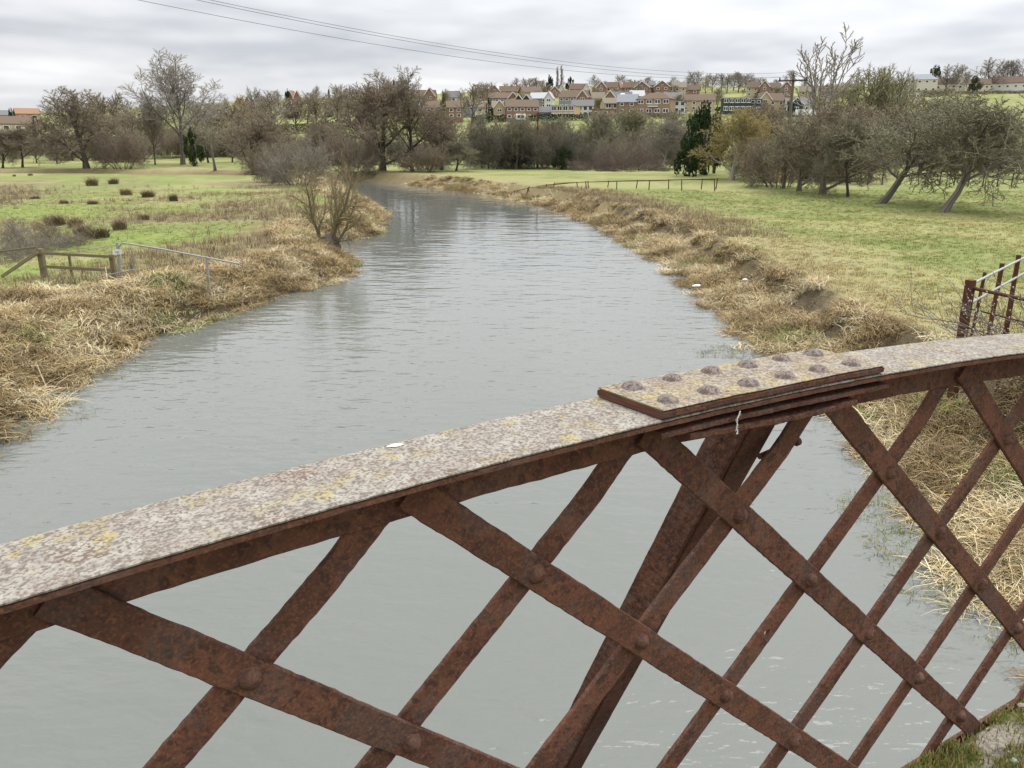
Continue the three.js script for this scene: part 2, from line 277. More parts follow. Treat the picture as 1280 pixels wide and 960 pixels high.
// ---------------------------------------------------------------- bridge: riveted lattice parapet girder
const YAW = 31.3 * Math.PI / 180;
const onRail = (s, h, n) => V3(Math.cos(YAW) * s - Math.sin(YAW) * n, EYE + h, -(Math.sin(YAW) * s + Math.cos(YAW) * n));
const S0 = .93, HD = -1.55, N0 = .95;
const camber = (s) => { const d = Math.abs(s - S0), k = Math.min(d, 1.3); return -.405 - .038 * k * k - .0988 * (d - k); };
{
  const o0 = onRail(S0, HD, N0);
  const rail = thing('lattice_parapet', 'rusty riveted iron lattice parapet of the bridge with lichened flat top', 'parapet', null, [o0.x, o0.y, o0.z], YAW);
  const L = (s, h, n) => V3(s - S0, h - HD, -(n - N0));
  const r = rng(77);
  // loft of a chamfered rectangular section along stations; each station {c: centre, a: half-width vec, b: half-thickness vec}
  function loft(st, jit, mbIn) {
    const b = mbIn || new MB(), ch = .22, prof = [[-1, -1 + 2 * ch, 1], [-1, 1 - 2 * ch, 1], [-1 + ch * .35, 1, 1], [1 - ch * .35, 1, 1], [1, 1 - 2 * ch, 1], [1, -1 + 2 * ch, 1], [1 - ch * .35, -1, 1], [-1 + ch * .35, -1, 1]];
    let len = 0; const rings = [];
    st.forEach((q, k) => {
      if (k) len += q.c.distanceTo(st[k - 1].c);
      const wv = fbm(len * 14 + st[0].c.x * 31, 3, 47, 3) - .5, wu = fbm(len * 14 + st[0].c.x * 31, 9, 53, 3) - .5, ja = 1 + ((r() - .5) + wv * 2) * jit, jb = 1 + ((r() - .5) + wu * 2) * jit, la = q.a.length(), lb = q.b.length(); let per = 0, last = null;
      rings.push([...prof, prof[0]].map(([pa, pb]) => { const p = q.c.clone().addScaledVector(q.a, pa * (pa < 0 ? ja : jb)).addScaledVector(q.b, pb); if (last) per += Math.hypot((pa - last[0]) * la, (pb - last[1]) * lb); last = [pa, pb]; return [p, len, per]; }));
    });
    for (let k = 0; k + 1 < rings.length; k++) for (let m = 0; m < 8; m++) {
      const A = rings[k][m], B = rings[k][m + 1], C = rings[k + 1][m + 1], E = rings[k + 1][m];
      const n = V3().subVectors(C[0], A[0]).cross(V3().subVectors(E[0], B[0])).normalize();
      const ids = [A, B, C, E].map((q) => b.v(q[0].x, q[0].y, q[0].z, n.x, n.y, n.z, q[1] + st[0].c.x * 1.37, q[2] + st[0].c.x * .71)); b.i.push(ids[0], ids[1], ids[2], ids[0], ids[2], ids[3]);
    }
    for (const k of [0, rings.length - 1]) { const R = rings[k], n = V3().subVectors(R[3][0], R[0][0]).cross(V3().subVectors(R[5][0], R[0][0])).normalize(), ids = R.slice(0, 8).map((q) => b.v(q[0].x, q[0].y, q[0].z, n.x, n.y, n.z, q[0].x, q[0].y)); for (let m = 1; m < 7; m++) b.i.push(ids[0], ids[m], ids[m + 1]); }
    return b;
  }
  const run = (p, q, n, fn) => { const o = []; for (let k = 0; k <= n; k++) o.push(fn(lerp(p, q, k / n), k / n)); return o; };
  const plateS = (s0, s1, n0, n1, t0, t1, wave = 0) => run(s0, s1, Math.ceil((s1 - s0) / .012), (s) => ({ c: L(s, camber(s) + (t0 + t1) / 2 + wave * (fbm(s * 9, 3, 5, 3) - .5), (n0 + n1) / 2), a: V3(0, 0, -(n1 - n0) / 2), b: V3(0, (t1 - t0) / 2, 0) }));
  // top flange plate with a crusted upper face and rusty edge
  const topP = part(rail, 'top_flange', loft(plateS(-3.6, 4.6, .878, 1.024, -.0035, 0), .014).geo(), M.crust); topP.userData.label = 'flat flange top crusted with grey and yellow lichen';
  part(rail, 'edge_plate', loft(plateS(-3.6, 4.6, .8787, 1.0233, -.0145, -.0037), .012).geo(), M.rust);
  // angle irons either side of the web and the web strip
  part(rail, 'angle_iron', loft(run(-3.6, 4.6, 420, (s) => ({ c: L(s, camber(s) - .0555, .9655), a: V3(0, .0315, 0), b: V3(0, 0, .005) })), .05).geo(), M.rust);
  part(rail, 'angle_iron', loft(run(-3.6, 4.6, 420, (s) => ({ c: L(s, camber(s) - .0295, .997), a: V3(0, 0, .026), b: V3(0, .005, 0) })), .05).geo(), M.rust);
  // cover plate over the joint, with its two rows of rivets, and split packing plates under it
  const cover = (y, half, grow) => loft(run(.790 - grow, 1.318 + grow, 46, (s) => { const f = (s - .79) / .528; return { c: L(s, camber(s) + y + .0012 * (fbm(s * 14, 1, 9, 2) - .5), .9505 + .004 * (fbm(s * 6, 2, 8, 2) - .5)), a: V3(-.006 * (1 - f), 0, -.0735 - grow), b: V3(0, half, 0) }; }), .012).geo();
  const sp = part(rail, 'cover_plate', cover(.0074, .0066, 0), M.rust);
  part(sp, 'lichen_crust', cover(.0151, .0009, -.0006), M.crustY);
  sp.userData.label = 'riveted cover plate yellow with lichen';
  const worn = (g, sd) => { const P = g.attributes.position; for (let m = 0; m < P.count; m++) { const x = P.getX(m), y = P.getY(m), z = P.getZ(m), f = .86 + .3 * fbm(x * 130 + sd, z * 130 + y * 90, 97, 3); P.setXYZ(m, x * (.5 + .5 * f), y * f, z * (.5 + .5 * f)); } g.computeVertexNormals(); return g; };
  const rg = (() => { const pts = []; for (let k = 0; k <= 7; k++) { const t = k / 7 * Math.PI / 2; pts.push(new THREE.Vector2(Math.cos(t) * .0165 + (k === 0 ? .0015 : 0), Math.sin(t) * .0098)); } const g = new THREE.LatheGeometry(pts, 18), U = g.attributes.uv; for (let k = 0; k < U.count; k++) U.setXY(k, U.getX(k) * .1, U.getY(k) * .02); return worn(g, 5); })();
  for (const n of [.909, .9935]) for (let k = 0; k < 6; k++) { const s = .832 + k * .0868 + (r() - .5) * .004; const q = part(sp, 'rivet', rg, M.rivetTop); q.position.copy(L(s, camber(s) + .0158, n)); q.scale.setScalar(.94 + r() * .16); q.rotation.y = r() * 6; }
  part(rail, 'packing_plate', loft(run(.80, 1.345, 60, (s) => ({ c: L(s, camber(s) - .0285 + .002 * (fbm(s * 10, 8, 5, 2) - .5), .925), a: V3(0, 0, .0425), b: V3(0, .0045, 0) })), .05).geo(), M.rust);
  part(rail, 'split_plate', loft(run(.862, 1.262, 60, (s, t) => ({ c: L(s, camber(s) - .0455 + .007 * Math.sin(t * 3.3 + 2.6) + .003 * (fbm(s * 12, 4, 5, 2) - .5), .9245), a: V3(0, 0, .0385), b: V3(0, .0048 + .0015 * fbm(s * 20, 2, 3, 2), 0) })), .09).geo(), M.rust);
  // lattice bars: front set runs down to the right, back set down to the left, riveted where they cross
  const dA = [.7455, -.6665], HB = HD - .03, rv = (() => { const pts = []; for (let k = 0; k <= 6; k++) { const t = k / 6 * Math.PI / 2; pts.push(new THREE.Vector2(Math.cos(t) * .0145 + (k === 0 ? .0012 : 0), Math.sin(t) * .0125)); } const g = new THREE.LatheGeometry(pts, 16), U = g.attributes.uv; for (let k = 0; k < U.count; k++) U.setXY(k, .3 + U.getX(k) * .09, .2 + U.getY(k) * .02); worn(g, 9); g.rotateX(Math.PI / 2); return g; })();
  const aX = (k) => .622 + .4365 * (k - 2), aY = (k) => k >= 2 ? -.645 - .0105 * (k - 2) : -.666 - .03 * (1 - k);    // first crossing of front bar k
  const bars = [];
  const barStations = (p0, p1, w, depth, t) => { const d = V3(p1[0] - p0[0], p1[1] - p0[1], 0), len = d.length(); d.normalize(); const perp = V3(-d.y, d.x, 0); return run(0, 1, Math.max(8, Math.round(len / .011)), (f) => { const s = lerp(p0[0], p1[0], f), h = lerp(p0[1], p1[1], f), dep = depth(f * len, len), wk = w(f * len, len); return { c: L(s, h, dep), a: perp.clone().multiplyScalar(wk), b: V3(0, 0, t) }; }); };
  for (let k = -7; k <= 9; k++) {                   // front bars
    const x0 = aX(k), y0 = aY(k);
    const back = Math.abs((camber(x0 - .2) - .046 - y0) / dA[1]), p0 = [x0 - dA[0] * back, y0 - dA[1] * back], fl = (HB - y0) / dA[1], p1 = [x0 + dA[0] * fl, HB];
    const b = part(rail, 'lattice_bar', loft(barStations(p0, p1, (q) => .0255, () => .9555, .0047), .05).geo(), M.rust); bars.push([k, b]);
    for (let m = 0; m < 6; m++) { const q = part(b, 'rivet', rv, M.rust), f = m * .2925 * (1 + .006 * m), s = x0 + dA[0] * f, h = y0 + dA[1] * f; if (h < HB + .06) { b.remove(q); continue; } q.position.copy(L(s, h, .9510)); q.scale.setScalar(.95 + r() * .15); q.rotation.z = r() * 6; }
  }
  for (let j = -7; j <= 12; j++) {                  // back bars: through the first crossing of front bar j
    const x0 = aX(j), y0 = aY(j), back = (camber(x0 + .2) - .046 - y0) / .6665, p0 = [x0 + dA[0] * back, y0 + .6665 * back], fl = (y0 - HB) / .6665, p1 = [x0 - .7545 * fl, HB];
    if (j === 4) {                                  // the bar with an oval hole low down
      const st = barStations(p0, p1, () => .0225, (q) => .9655 + .0105 * sst(.17, .03, q), .0045), cut = Math.round(st.length * .425), hb = new MB();
      loft(st.slice(0, cut), .06, hb); loft(st.slice(cut + 1), .06, hb);
      for (const sgn of [-1, 1]) loft([st[cut - 1], st[cut], st[cut + 1]].map((q, m) => { const e = m === 1 ? .43 : .5; return { c: q.c.clone().addScaledVector(q.a, sgn * (1 - e)), a: q.a.clone().multiplyScalar(e), b: q.b }; }).map((q, m, all) => m === 1 ? { c: q.c.clone().addScaledVector(q.a.clone().normalize(), sgn * .0025), a: q.a.clone().multiplyScalar(.62), b: q.b } : q), 0, hb);
      part(rail, 'lattice_bar', hb.geo(), M.rust);
    } else part(rail, 'lattice_bar', loft(barStations(p0, p1, () => .0225, (q) => .9655 + .0105 * sst(.17, .03, q), .0045), .06).geo(), M.rust);
  }
  // raking stay of angle iron behind the joint, down to an outrigger
  const d = V3(0, -1.142, -.536).normalize(), pn = V3(0, .425, -.905);
  const st = (off, a, b) => run(-.02, 1.6, 60, (t) => ({ c: L(1.1, -.50, .985).addScaledVector(d, t).add(off), a, b }));
  const stay = part(rail, 'raking_stay', loft(st(pn.clone().multiplyScalar(.036).add(V3(.005, 0, 0)), pn.clone().multiplyScalar(.036), V3(.005, 0, 0)), .03).geo(), M.rustPitted);
  part(stay, 'stay_leg', loft(st(V3(.042, 0, 0), V3(.032, 0, 0), pn.clone().multiplyScalar(.005)), .03).geo(), M.rust);
  part(rail, 'outrigger', loft(run(.9, 1.75, 30, (n) => ({ c: L(1.13, -1.93, n), a: V3(.06, 0, 0), b: V3(0, .05, 0) })), .02).geo(), M.rust);
  // bolt through the back bar
  { const b = new MB(), c = L(1.186, -.563, .985); b.bar(c.clone().add(V3(-.055, -.004, .004)), c.clone().add(V3(.055, .004, -.004)), .0055, 8); b.bar(c.clone().add(V3(.004, 0, 0)), c.clone().add(V3(.018, .001, 0)), .0115, 6); b.bar(c.clone().add(V3(.046, .003, 0)), c.clone().add(V3(.055, .004, 0)), .008, 6); part(rail, 'bolt', b.geo(), M.rust); }
  part(rail, 'bottom_flange', loft(run(-3.6, 4.6, 300, (s) => ({ c: L(s, HD - .042, .958), a: V3(0, 0, .026), b: V3(0, .006, 0) })), .02).geo(), M.rust);
  part(rail, 'bottom_angle', loft(run(-3.6, 4.6, 300, (s) => ({ c: L(s, HD - .022, .979), a: V3(0, .0135, 0), b: V3(0, 0, .005) })), .08).geo(), M.rust);
  // deck of the bridge under the camera
  const deckMat = std({ map: colourTex(512, (u, v) => { const a = fbm(u * 12, v * 12, 501, 4, 12), f = fbm(u * 90, v * 90, 503, 2, 90), mo = fbm(u * 7, v * 7, 507, 4, 7); let k = mix3([.17, .145, .115], [.27, .24, .19], a); k = mix3(k, [.105, .105, .04], sst(.38, .52, mo)); const s = .7 + .6 * f; return [k[0] * s, k[1] * s, k[2] * s]; }, 1.6), bumpMap: greyTex(512, (u, v) => fbm(u * 50, v * 50, 509, 4, 50), 1.6), bumpScale: .012 });
  const db = new MB(), N1 = 200, NR = 40;
  for (let a = 0; a <= NR; a++) for (let c = 0; c <= N1; c++) { const s = lerp(-3.6, 4.6, c / N1), n = lerp(-2.4, .9475 + .005 * (fbm(s * 12, 2, 515, 3) - .5), 1 - Math.pow(1 - a / NR, 3)), e = sst(.4, .9, n), p = onRail(s, HD - .028 + e * (.035 * fbm(s * 9, n * 9, 511, 4) + .012), n); db.v(p.x, p.y, p.z, 0, 1, 0, s, n); }
  for (let a = 0; a < NR; a++) for (let c = 0; c < N1; c++) { const q = a * (N1 + 1) + c; db.i.push(q, q + 1, q + N1 + 2, q, q + N1 + 2, q + N1 + 1); }
  const dg = db.geo(); dg.computeVertexNormals(); setting('bridge_deck', dg, deckMat);
  { const b = new MB(); const c8 = [[-3.6, .944], [4.6, .944], [4.6, -2.4], [-3.6, -2.4]]; const T = c8.map(([s, n]) => onRail(s, HD - .05, n).toArray()), B = c8.map(([s, n]) => onRail(s, HD - .32, n).toArray()); b.quad(...T); b.quad(B[3], B[2], B[1], B[0]); for (let k = 0; k < 4; k++) b.quad(B[k], B[(k + 1) % 4], T[(k + 1) % 4], T[k], 3, .27); setting('bridge_slab', b.geo(), std({ color: rgb(.2, .18, .15) })); }
  // moss cushions, grit and dead leaves on the deck edge
  { const b = new MB(); b.c = []; const rr = rng(5151);
    for (let k = 0; k < 15000; k++) { const s = 1.75 + rr() * 1.2, n = .955 - Math.pow(rr(), 1.6) * .30, d0 = fbm(s * 11, n * 11, 521, 3); if (d0 < .40 && rr() > .2) continue; const p = onRail(s, HD + .004 + .03 * d0 - .01, n), h = .008 + rr() * .02, a = rr() * 6.28, w = .0012 + rr() * .0016, q = [p.x + Math.cos(a) * w, p.y, p.z + Math.sin(a) * w], q2 = [p.x - Math.cos(a) * w, p.y, p.z - Math.sin(a) * w]; b.tri(q, q2, [p.x + (rr() - .5) * .022, p.y + h, p.z + (rr() - .5) * .022]); const g = rr(), col = g < .46 ? [.12 + .06 * rr(), .14 + .05 * rr(), .035] : g < .9 ? [.26 + .1 * rr(), .2 + .08 * rr(), .10] : [.11, .2, .04]; for (let m = 0; m < 3; m++) b.c.push(...col); }
    const o = fin(new THREE.Mesh(b.geo(), std({ vertexColors: true }))); o.name = 'moss'; o.userData = { label: 'green moss and dry stems along the deck edge', category: 'moss', kind: 'stuff' }; scene.add(o);
    for (let k = 0; k < 14; k++) { const s = 2.0 + rr() * .75, n = .78 + rr() * .16, p = onRail(s, HD + .022, n), g = new THREE.IcosahedronGeometry(.007 + rr() * .012, 0), P = g.attributes.position; for (let m = 0; m < P.count; m++) { const x = P.getX(m), y = P.getY(m), z = P.getZ(m), f = .8 + .5 * fbm(x * 90 + k, y * 90 + z * 70, 533, 2); P.setXYZ(m, x * f * 1.2, y * f * .7, z * f); } g.computeVertexNormals(); const o1 = single('pebble', g, std({ color: rgb(.2 + .12 * rr(), .18 + .1 * rr(), .14 + .08 * rr()) }), 'pale stone chip in the moss on the deck edge', 'stone', 'stone chips on the deck edge'); o1.position.copy(p); }
  }
  // droppings and a frayed cobweb strand
  { const g = new THREE.IcosahedronGeometry(.01, 2), P = g.attributes.position; for (let m = 0; m < P.count; m++) { const x = P.getX(m), y = P.getY(m), z = P.getZ(m), f = .35 + 1.2 * fbm(x * 210 + 5, z * 210, 541, 3); P.setXYZ(m, x * f * 1.25, y * .14, z * f * .6); } g.computeVertexNormals(); const o = part(topP, 'bird_dropping', g, M.white); o.position.copy(L(.424, camber(.424) + .001, 1.010)); o.userData.label = 'white splash of bird dropping'; }
  { const b = new MB(); const rr = rng(8); let p = L(.955, camber(.955) - .012, .8765).add(V3(0, 0, .0015)); for (let k = 0; k < 9; k++) { const q = p.clone().add(V3((rr() - .5) * .005, -.0042, (rr() - .3) * .001)); b.tube([p, q], [.0011 + .0012 * rr(), .001], 4); for (let e = 0; e < 2; e++) b.tube([q, q.clone().add(V3((rr() - .5) * .012, (rr() - .5) * .006, .002 * rr()))], [.0005, .0002], 3); p = q; } single('cobweb_strand', b.geo(), std({ color: rgb(.62, .6, .56) }), 'small frayed whitish cobweb tuft hanging from the plate edge', 'cobweb').position.set(0, 0, 0); const o = scene.children[scene.children.length - 1]; o.position.set(o0.x, o0.y, o0.z); o.rotation.y = YAW; }
}
console.log('bridge done');
// ---------------------------------------------------------------- bare winter trees
const bark = (seed, a, b) => std({ map: colourTex(128, (u, v) => { const f = fbm(u * 8, v * 3, seed, 4, 0), k = mix3(a, b, sst(.3, .7, f)); return k; }), roughness: 1 });
M.barkGrey = bark(601, [.085, .072, .058], [.16, .14, .115]);
M.barkDark = bark(611, [.045, .037, .030], [.095, .080, .065]);
M.barkPale = bark(621, [.20, .18, .15], [.33, .30, .26]);
const twigMat = (r, g, b) => std({ color: rgb(r, g, b), roughness: 1 });
M.twig = { grey: twigMat(.195, .172, .135), red: twigMat(.188, .152, .110), brown: twigMat(.178, .146, .100), olive: twigMat(.195, .180, .105), gold: twigMat(.245, .198, .085), moss: twigMat(.172, .160, .104), pale: twigMat(.27, .245, .205), purple: twigMat(.150, .114, .096), dark: twigMat(.115, .105, .078), yellow: twigMat(.36, .29, .07) };
M.leaf = { ivy: twigMat(.030, .048, .018), conifer: twigMat(.020, .036, .020), green: twigMat(.055, .090, .022), hedge: twigMat(.062, .070, .030), olive: twigMat(.10, .10, .04) };
let triCount = 0;
function growTree(o) {
  const r = rng(o.seed), T = new MB(), C = new MB();
  const K = o.kids, up = o.up ?? .12, wander = o.wander ?? .22, ang = o.angle ?? .75, rat = o.ratio ?? [.62, .55, .5, .45], twR = o.twigR ?? .012;
  const rnd = () => V3(r() - .5, r() - .5, r() - .5);
  function grow(p, dir, len, rad, lvl) {
    const last = lvl === K.length, ns = last ? 1 : lvl <= 1 ? 6 : lvl === 2 ? 4 : 2, P = [p.clone()], R = [rad], d = dir.clone();
    if (last) { const e = p.clone().addScaledVector(d, len * .55); d.addScaledVector(rnd(), .5); d.y += (o.droop ? -.35 : .12); const q = e.addScaledVector(d.normalize(), len * .45); C.spike(p, q, rad); return; }
    for (let k = 1; k <= ns; k++) {
      d.addScaledVector(rnd(), wander * (lvl ? 1 : .5)); d.y += up * (lvl === 0 ? .3 : lvl === 1 ? 1 : .6) * (o.droop && lvl > 1 ? -1 : 1); d.normalize();
      P.push(P[k - 1].clone().addScaledVector(d, len / ns)); R.push(Math.max(twR, rad * lerp(1, lvl === 0 ? .5 : .3, k / ns)));
    }
    if (lvl === 0 && o.flare !== 0) R[0] *= 1.35;
    (lvl <= 1 ? T : C).tube(P, R, lvl === 0 ? 9 : lvl === 1 ? 6 : lvl === 2 ? 4 : 3, 2, 1);
    const n = K[lvl], t0 = lvl === 0 ? (o.t0 ?? .35) : .22; let az = r() * 6.28;
    for (let k = 0; k < n; k++) {
      const t = lerp(t0, 1, (k + r() * .8) / n), f = Math.min(ns - 1e-4, t * ns), i0 = Math.floor(f), at = P[i0].clone().lerp(P[i0 + 1], f - i0), rr = lerp(R[i0], R[i0 + 1], f - i0);
      const ax = P[i0 + 1].clone().sub(P[i0]).normalize(), e1 = V3(Math.abs(ax.y) > .9 ? 1 : 0, Math.abs(ax.y) > .9 ? 0 : 1, 0).cross(ax).normalize(), e2 = V3().crossVectors(ax, e1);
      az += 2.4 + (r() - .5) * .9; const a = ang * (lvl === 0 ? lerp(1.25, .45, t) : 1) * (.75 + r() * .5);
      const nd = ax.clone().multiplyScalar(Math.cos(a)).addScaledVector(e1, Math.sin(a) * Math.cos(az)).addScaledVector(e2, Math.sin(a) * Math.sin(az));
      if (lvl === 1 && o.lift) nd.y = Math.abs(nd.y) * .8 + .1; nd.normalize();
      grow(at, nd, len * rat[Math.min(lvl, rat.length - 1)] * lerp(1.1, .62, t) * (.75 + r() * .5), Math.max(twR, rr * (lvl === 0 ? .55 : .6)), lvl + 1);
    }
  }
  if (o.stems) for (let k = 0; k < o.stems; k++) { const a = k / o.stems * 6.283 + r(), s = (o.splay ?? .6) * Math.sqrt((k + .5) / o.stems) * (.7 + r() * .6); grow(V3(Math.cos(a) * (o.foot ?? .15) * Math.sqrt(r()), 0, Math.sin(a) * (o.foot ?? .15) * Math.sqrt(r())), V3(Math.cos(a) * s + (o.lean?.[0] ?? 0), 1, Math.sin(a) * s + (o.lean?.[1] ?? 0)).normalize(), .75 + r() * .35, (o.trunkR ?? .03) * (.7 + r() * .5), 1); }
  else grow(V3(0, 0, 0), V3(o.lean?.[0] ?? 0, 1, o.lean?.[1] ?? 0).normalize(), o.trunk ?? .5, o.trunkR ?? .035, 0);
  const all = [T, C].filter((m) => m.p.length); const X = [], Y = [], Z = [], pc = (a, q) => { a.sort((m, n) => m - n); return a[Math.floor((a.length - 1) * q)]; };
  for (let k = 0; k < C.p.length; k += 9) { X.push(C.p[k]); Y.push(C.p[k + 1]); Z.push(C.p[k + 2]); }
  const x0 = pc(X, .03), x1 = pc(X, .97), z0 = pc(Z, .03), z1 = pc(Z, .97), y1 = pc(Y, .985);
  triCount += T.tris + C.tris;
  return { trunk: T.geo(), crown: C.geo(), h: y1, w: x1 - x0, d: z1 - z0, cx: (x0 + x1) / 2 };
}
// forms with unit trunk length; each planted tree scales its form to its own height and spread
const F = {}, form = (n, o) => (F[n] ??= growTree(o));
const forms = {
  ash: (s) => ({ seed: s, kids: [12, 11, 11, 8], trunk: 1, trunkR: .022, t0: .26, angle: .78, ratio: [.72, .5, .46, .5], twigR: .0020, wander: .3, up: .1 }),
  willow: (s) => ({ seed: s, kids: [10, 10, 10, 9], trunk: .7, trunkR: .03, t0: .08, angle: .95, ratio: [.85, .58, .5, .55], twigR: .0026, wander: .42, up: .1 }),
  thorn: (s, lean) => ({ seed: s, kids: [10, 11, 11, 9], trunk: .55, trunkR: .024, t0: .4, angle: 1.05, ratio: [.95, .62, .5, .45], twigR: .0022, wander: .62, up: .05, lean }),
  scrub: (s) => ({ seed: s, stems: 22, kids: [0, 10, 8, 8], trunkR: .009, angle: .75, ratio: [.6, .5, .5, .6], twigR: .0034, wander: .45, up: .03, splay: 1.5, foot: .4 }),
  mound: (s) => ({ seed: s, stems: 30, kids: [0, 9, 8, 7], trunkR: .007, angle: .9, ratio: [.6, .5, .5, .6], twigR: .0036, wander: .6, up: -.14, splay: 2.4, foot: .7 }),
  far: (s) => ({ seed: s, kids: [11, 10, 9], trunk: .85, trunkR: .022, t0: .12, angle: .85, ratio: [.72, .52, .6], twigR: .0052, wander: .4, up: .1 }),
  poplar: (s) => ({ seed: s, kids: [30, 8, 8], trunk: 1.6, trunkR: .02, t0: .06, angle: .35, ratio: [.22, .5, .5], twigR: .004, wander: .15, up: .2 }),
  dead: (s) => ({ seed: s, kids: [5, 7, 6, 4], trunk: .55, trunkR: .022, t0: .5, angle: .55, ratio: [1.25, .42, .45, .45], twigR: .0024, wander: .22, up: .16 }),
};
function plantTree(kind, seed, u, D, Hh, Wd, bk, tw, label, group, opt = {}) {
  const f = form(kind + seed, forms[kind](seed, opt.lean)), x = eastOf(u, D, 2), y = ground(x, D) - .12;
  const t = thing(opt.name ?? 'bare_tree', label, opt.cat ?? 'tree', group, [x, y, -D], opt.turn ?? 0);
  part(t, 'trunk', f.trunk, bk); part(t, 'crown', f.crown, tw);
  const rot = opt.turn ?? 0, sw = Wd / (Math.abs(Math.cos(rot)) * f.w + Math.abs(Math.sin(rot)) * f.d); const hs = Hh / f.h; t.scale.set(Math.min(1.5 * hs, Math.max(.62 * hs, sw)), hs, Math.min(1.5 * hs, Math.max(.62 * hs, sw))); return t;
}
const hpx = (v0, v1, D) => (v1 - v0) * D * .985 / FOCAL, wpx = (w, D) => w * D * .965 / FOCAL;   // sizes seen at a distance
// leafy crowns: many small leaf faces in clumps through the volume
function leafCrown(seed, n, leaf, shape, clumps = 40) {
  const r = rng(seed), b = new MB(), cs = [];
  for (let k = 0; k < clumps; k++) { let q; do { q = [r() * 2 - 1, r(), r() * 2 - 1]; } while (!shape(q[0], q[1], q[2])); cs.push([...q, .10 + r() * .14]); }
  for (let k = 0; k < n; k++) {
    const c = cs[Math.floor(r() * clumps)], a = r() * 6.28, z = r() * 2 - 1, rad = c[3] * Math.cbrt(r()), q = Math.sqrt(1 - z * z), P = [c[0] + Math.cos(a) * q * rad, Math.max(0, c[1] + z * rad * .8), c[2] + Math.sin(a) * q * rad];
    const d1 = V3(r() - .5, r() - .5, r() - .5).normalize().multiplyScalar(leaf), d2 = V3(r() - .5, r() - .5, r() - .5).normalize().multiplyScalar(leaf * .7);
    b.quad([P[0] - d1.x, P[1] - d1.y, P[2] - d1.z], [P[0] + d2.x, P[1] + d2.y, P[2] + d2.z], [P[0] + d1.x, P[1] + d1.y, P[2] + d1.z], [P[0] - d2.x, P[1] - d2.y, P[2] - d2.z]);
  }
  triCount += b.tris; return b.geo();
}
const SH = { round: (x, y, z) => x * x + z * z + (2 * y - 1) ** 2 < .95, cone: (x, y, z) => Math.hypot(x, z) < .95 * (1 - y), col: (x, y, z) => Math.hypot(x, z) < .75 * Math.sin(Math.PI * Math.min(1, y * .9 + .1)), box: () => true, tiers: (x, y, z) => Math.hypot(x, z) < (.35 + .6 * Math.abs(Math.sin(y * 9))) * (1.1 - y * .7) };
const LC = {}, leafForm = (s, n = 2600, leaf = .05) => (LC[s + n] ??= leafCrown(700 + Object.keys(LC).length, n, leaf, SH[s], s === 'box' ? 60 : 46));
function evergreen(shape, u, D, v0, v1, w, m, label, group, name = 'evergreen_tree', cat = 'tree', fixedH = 0) {
  const x = eastOf(u, D, 2), y = ground(x, D), Hh = fixedH || Math.max(1, heightAt(v0, D) - y), t = thing(name, label, cat, group, [x, y - .1, -D], (u * 7.3) % 6);
  const tb = new MB(); tb.tube([V3(0, 0, 0), V3(.02 * Hh, Hh * .5, 0), V3(0, Hh * .85, 0)], [Hh * .03, Hh * .022, Hh * .008], 6, 2, 1);
  part(t, 'trunk', tb.geo(), M.barkDark); const c = part(t, 'crown', leafForm(shape, 3000, .055), m); c.scale.set(wpx(w, D) / 2, Hh * .96, wpx(w, D) / 2); c.position.y = Hh * .03; return t;
}
const B = M, tg = M.twig;
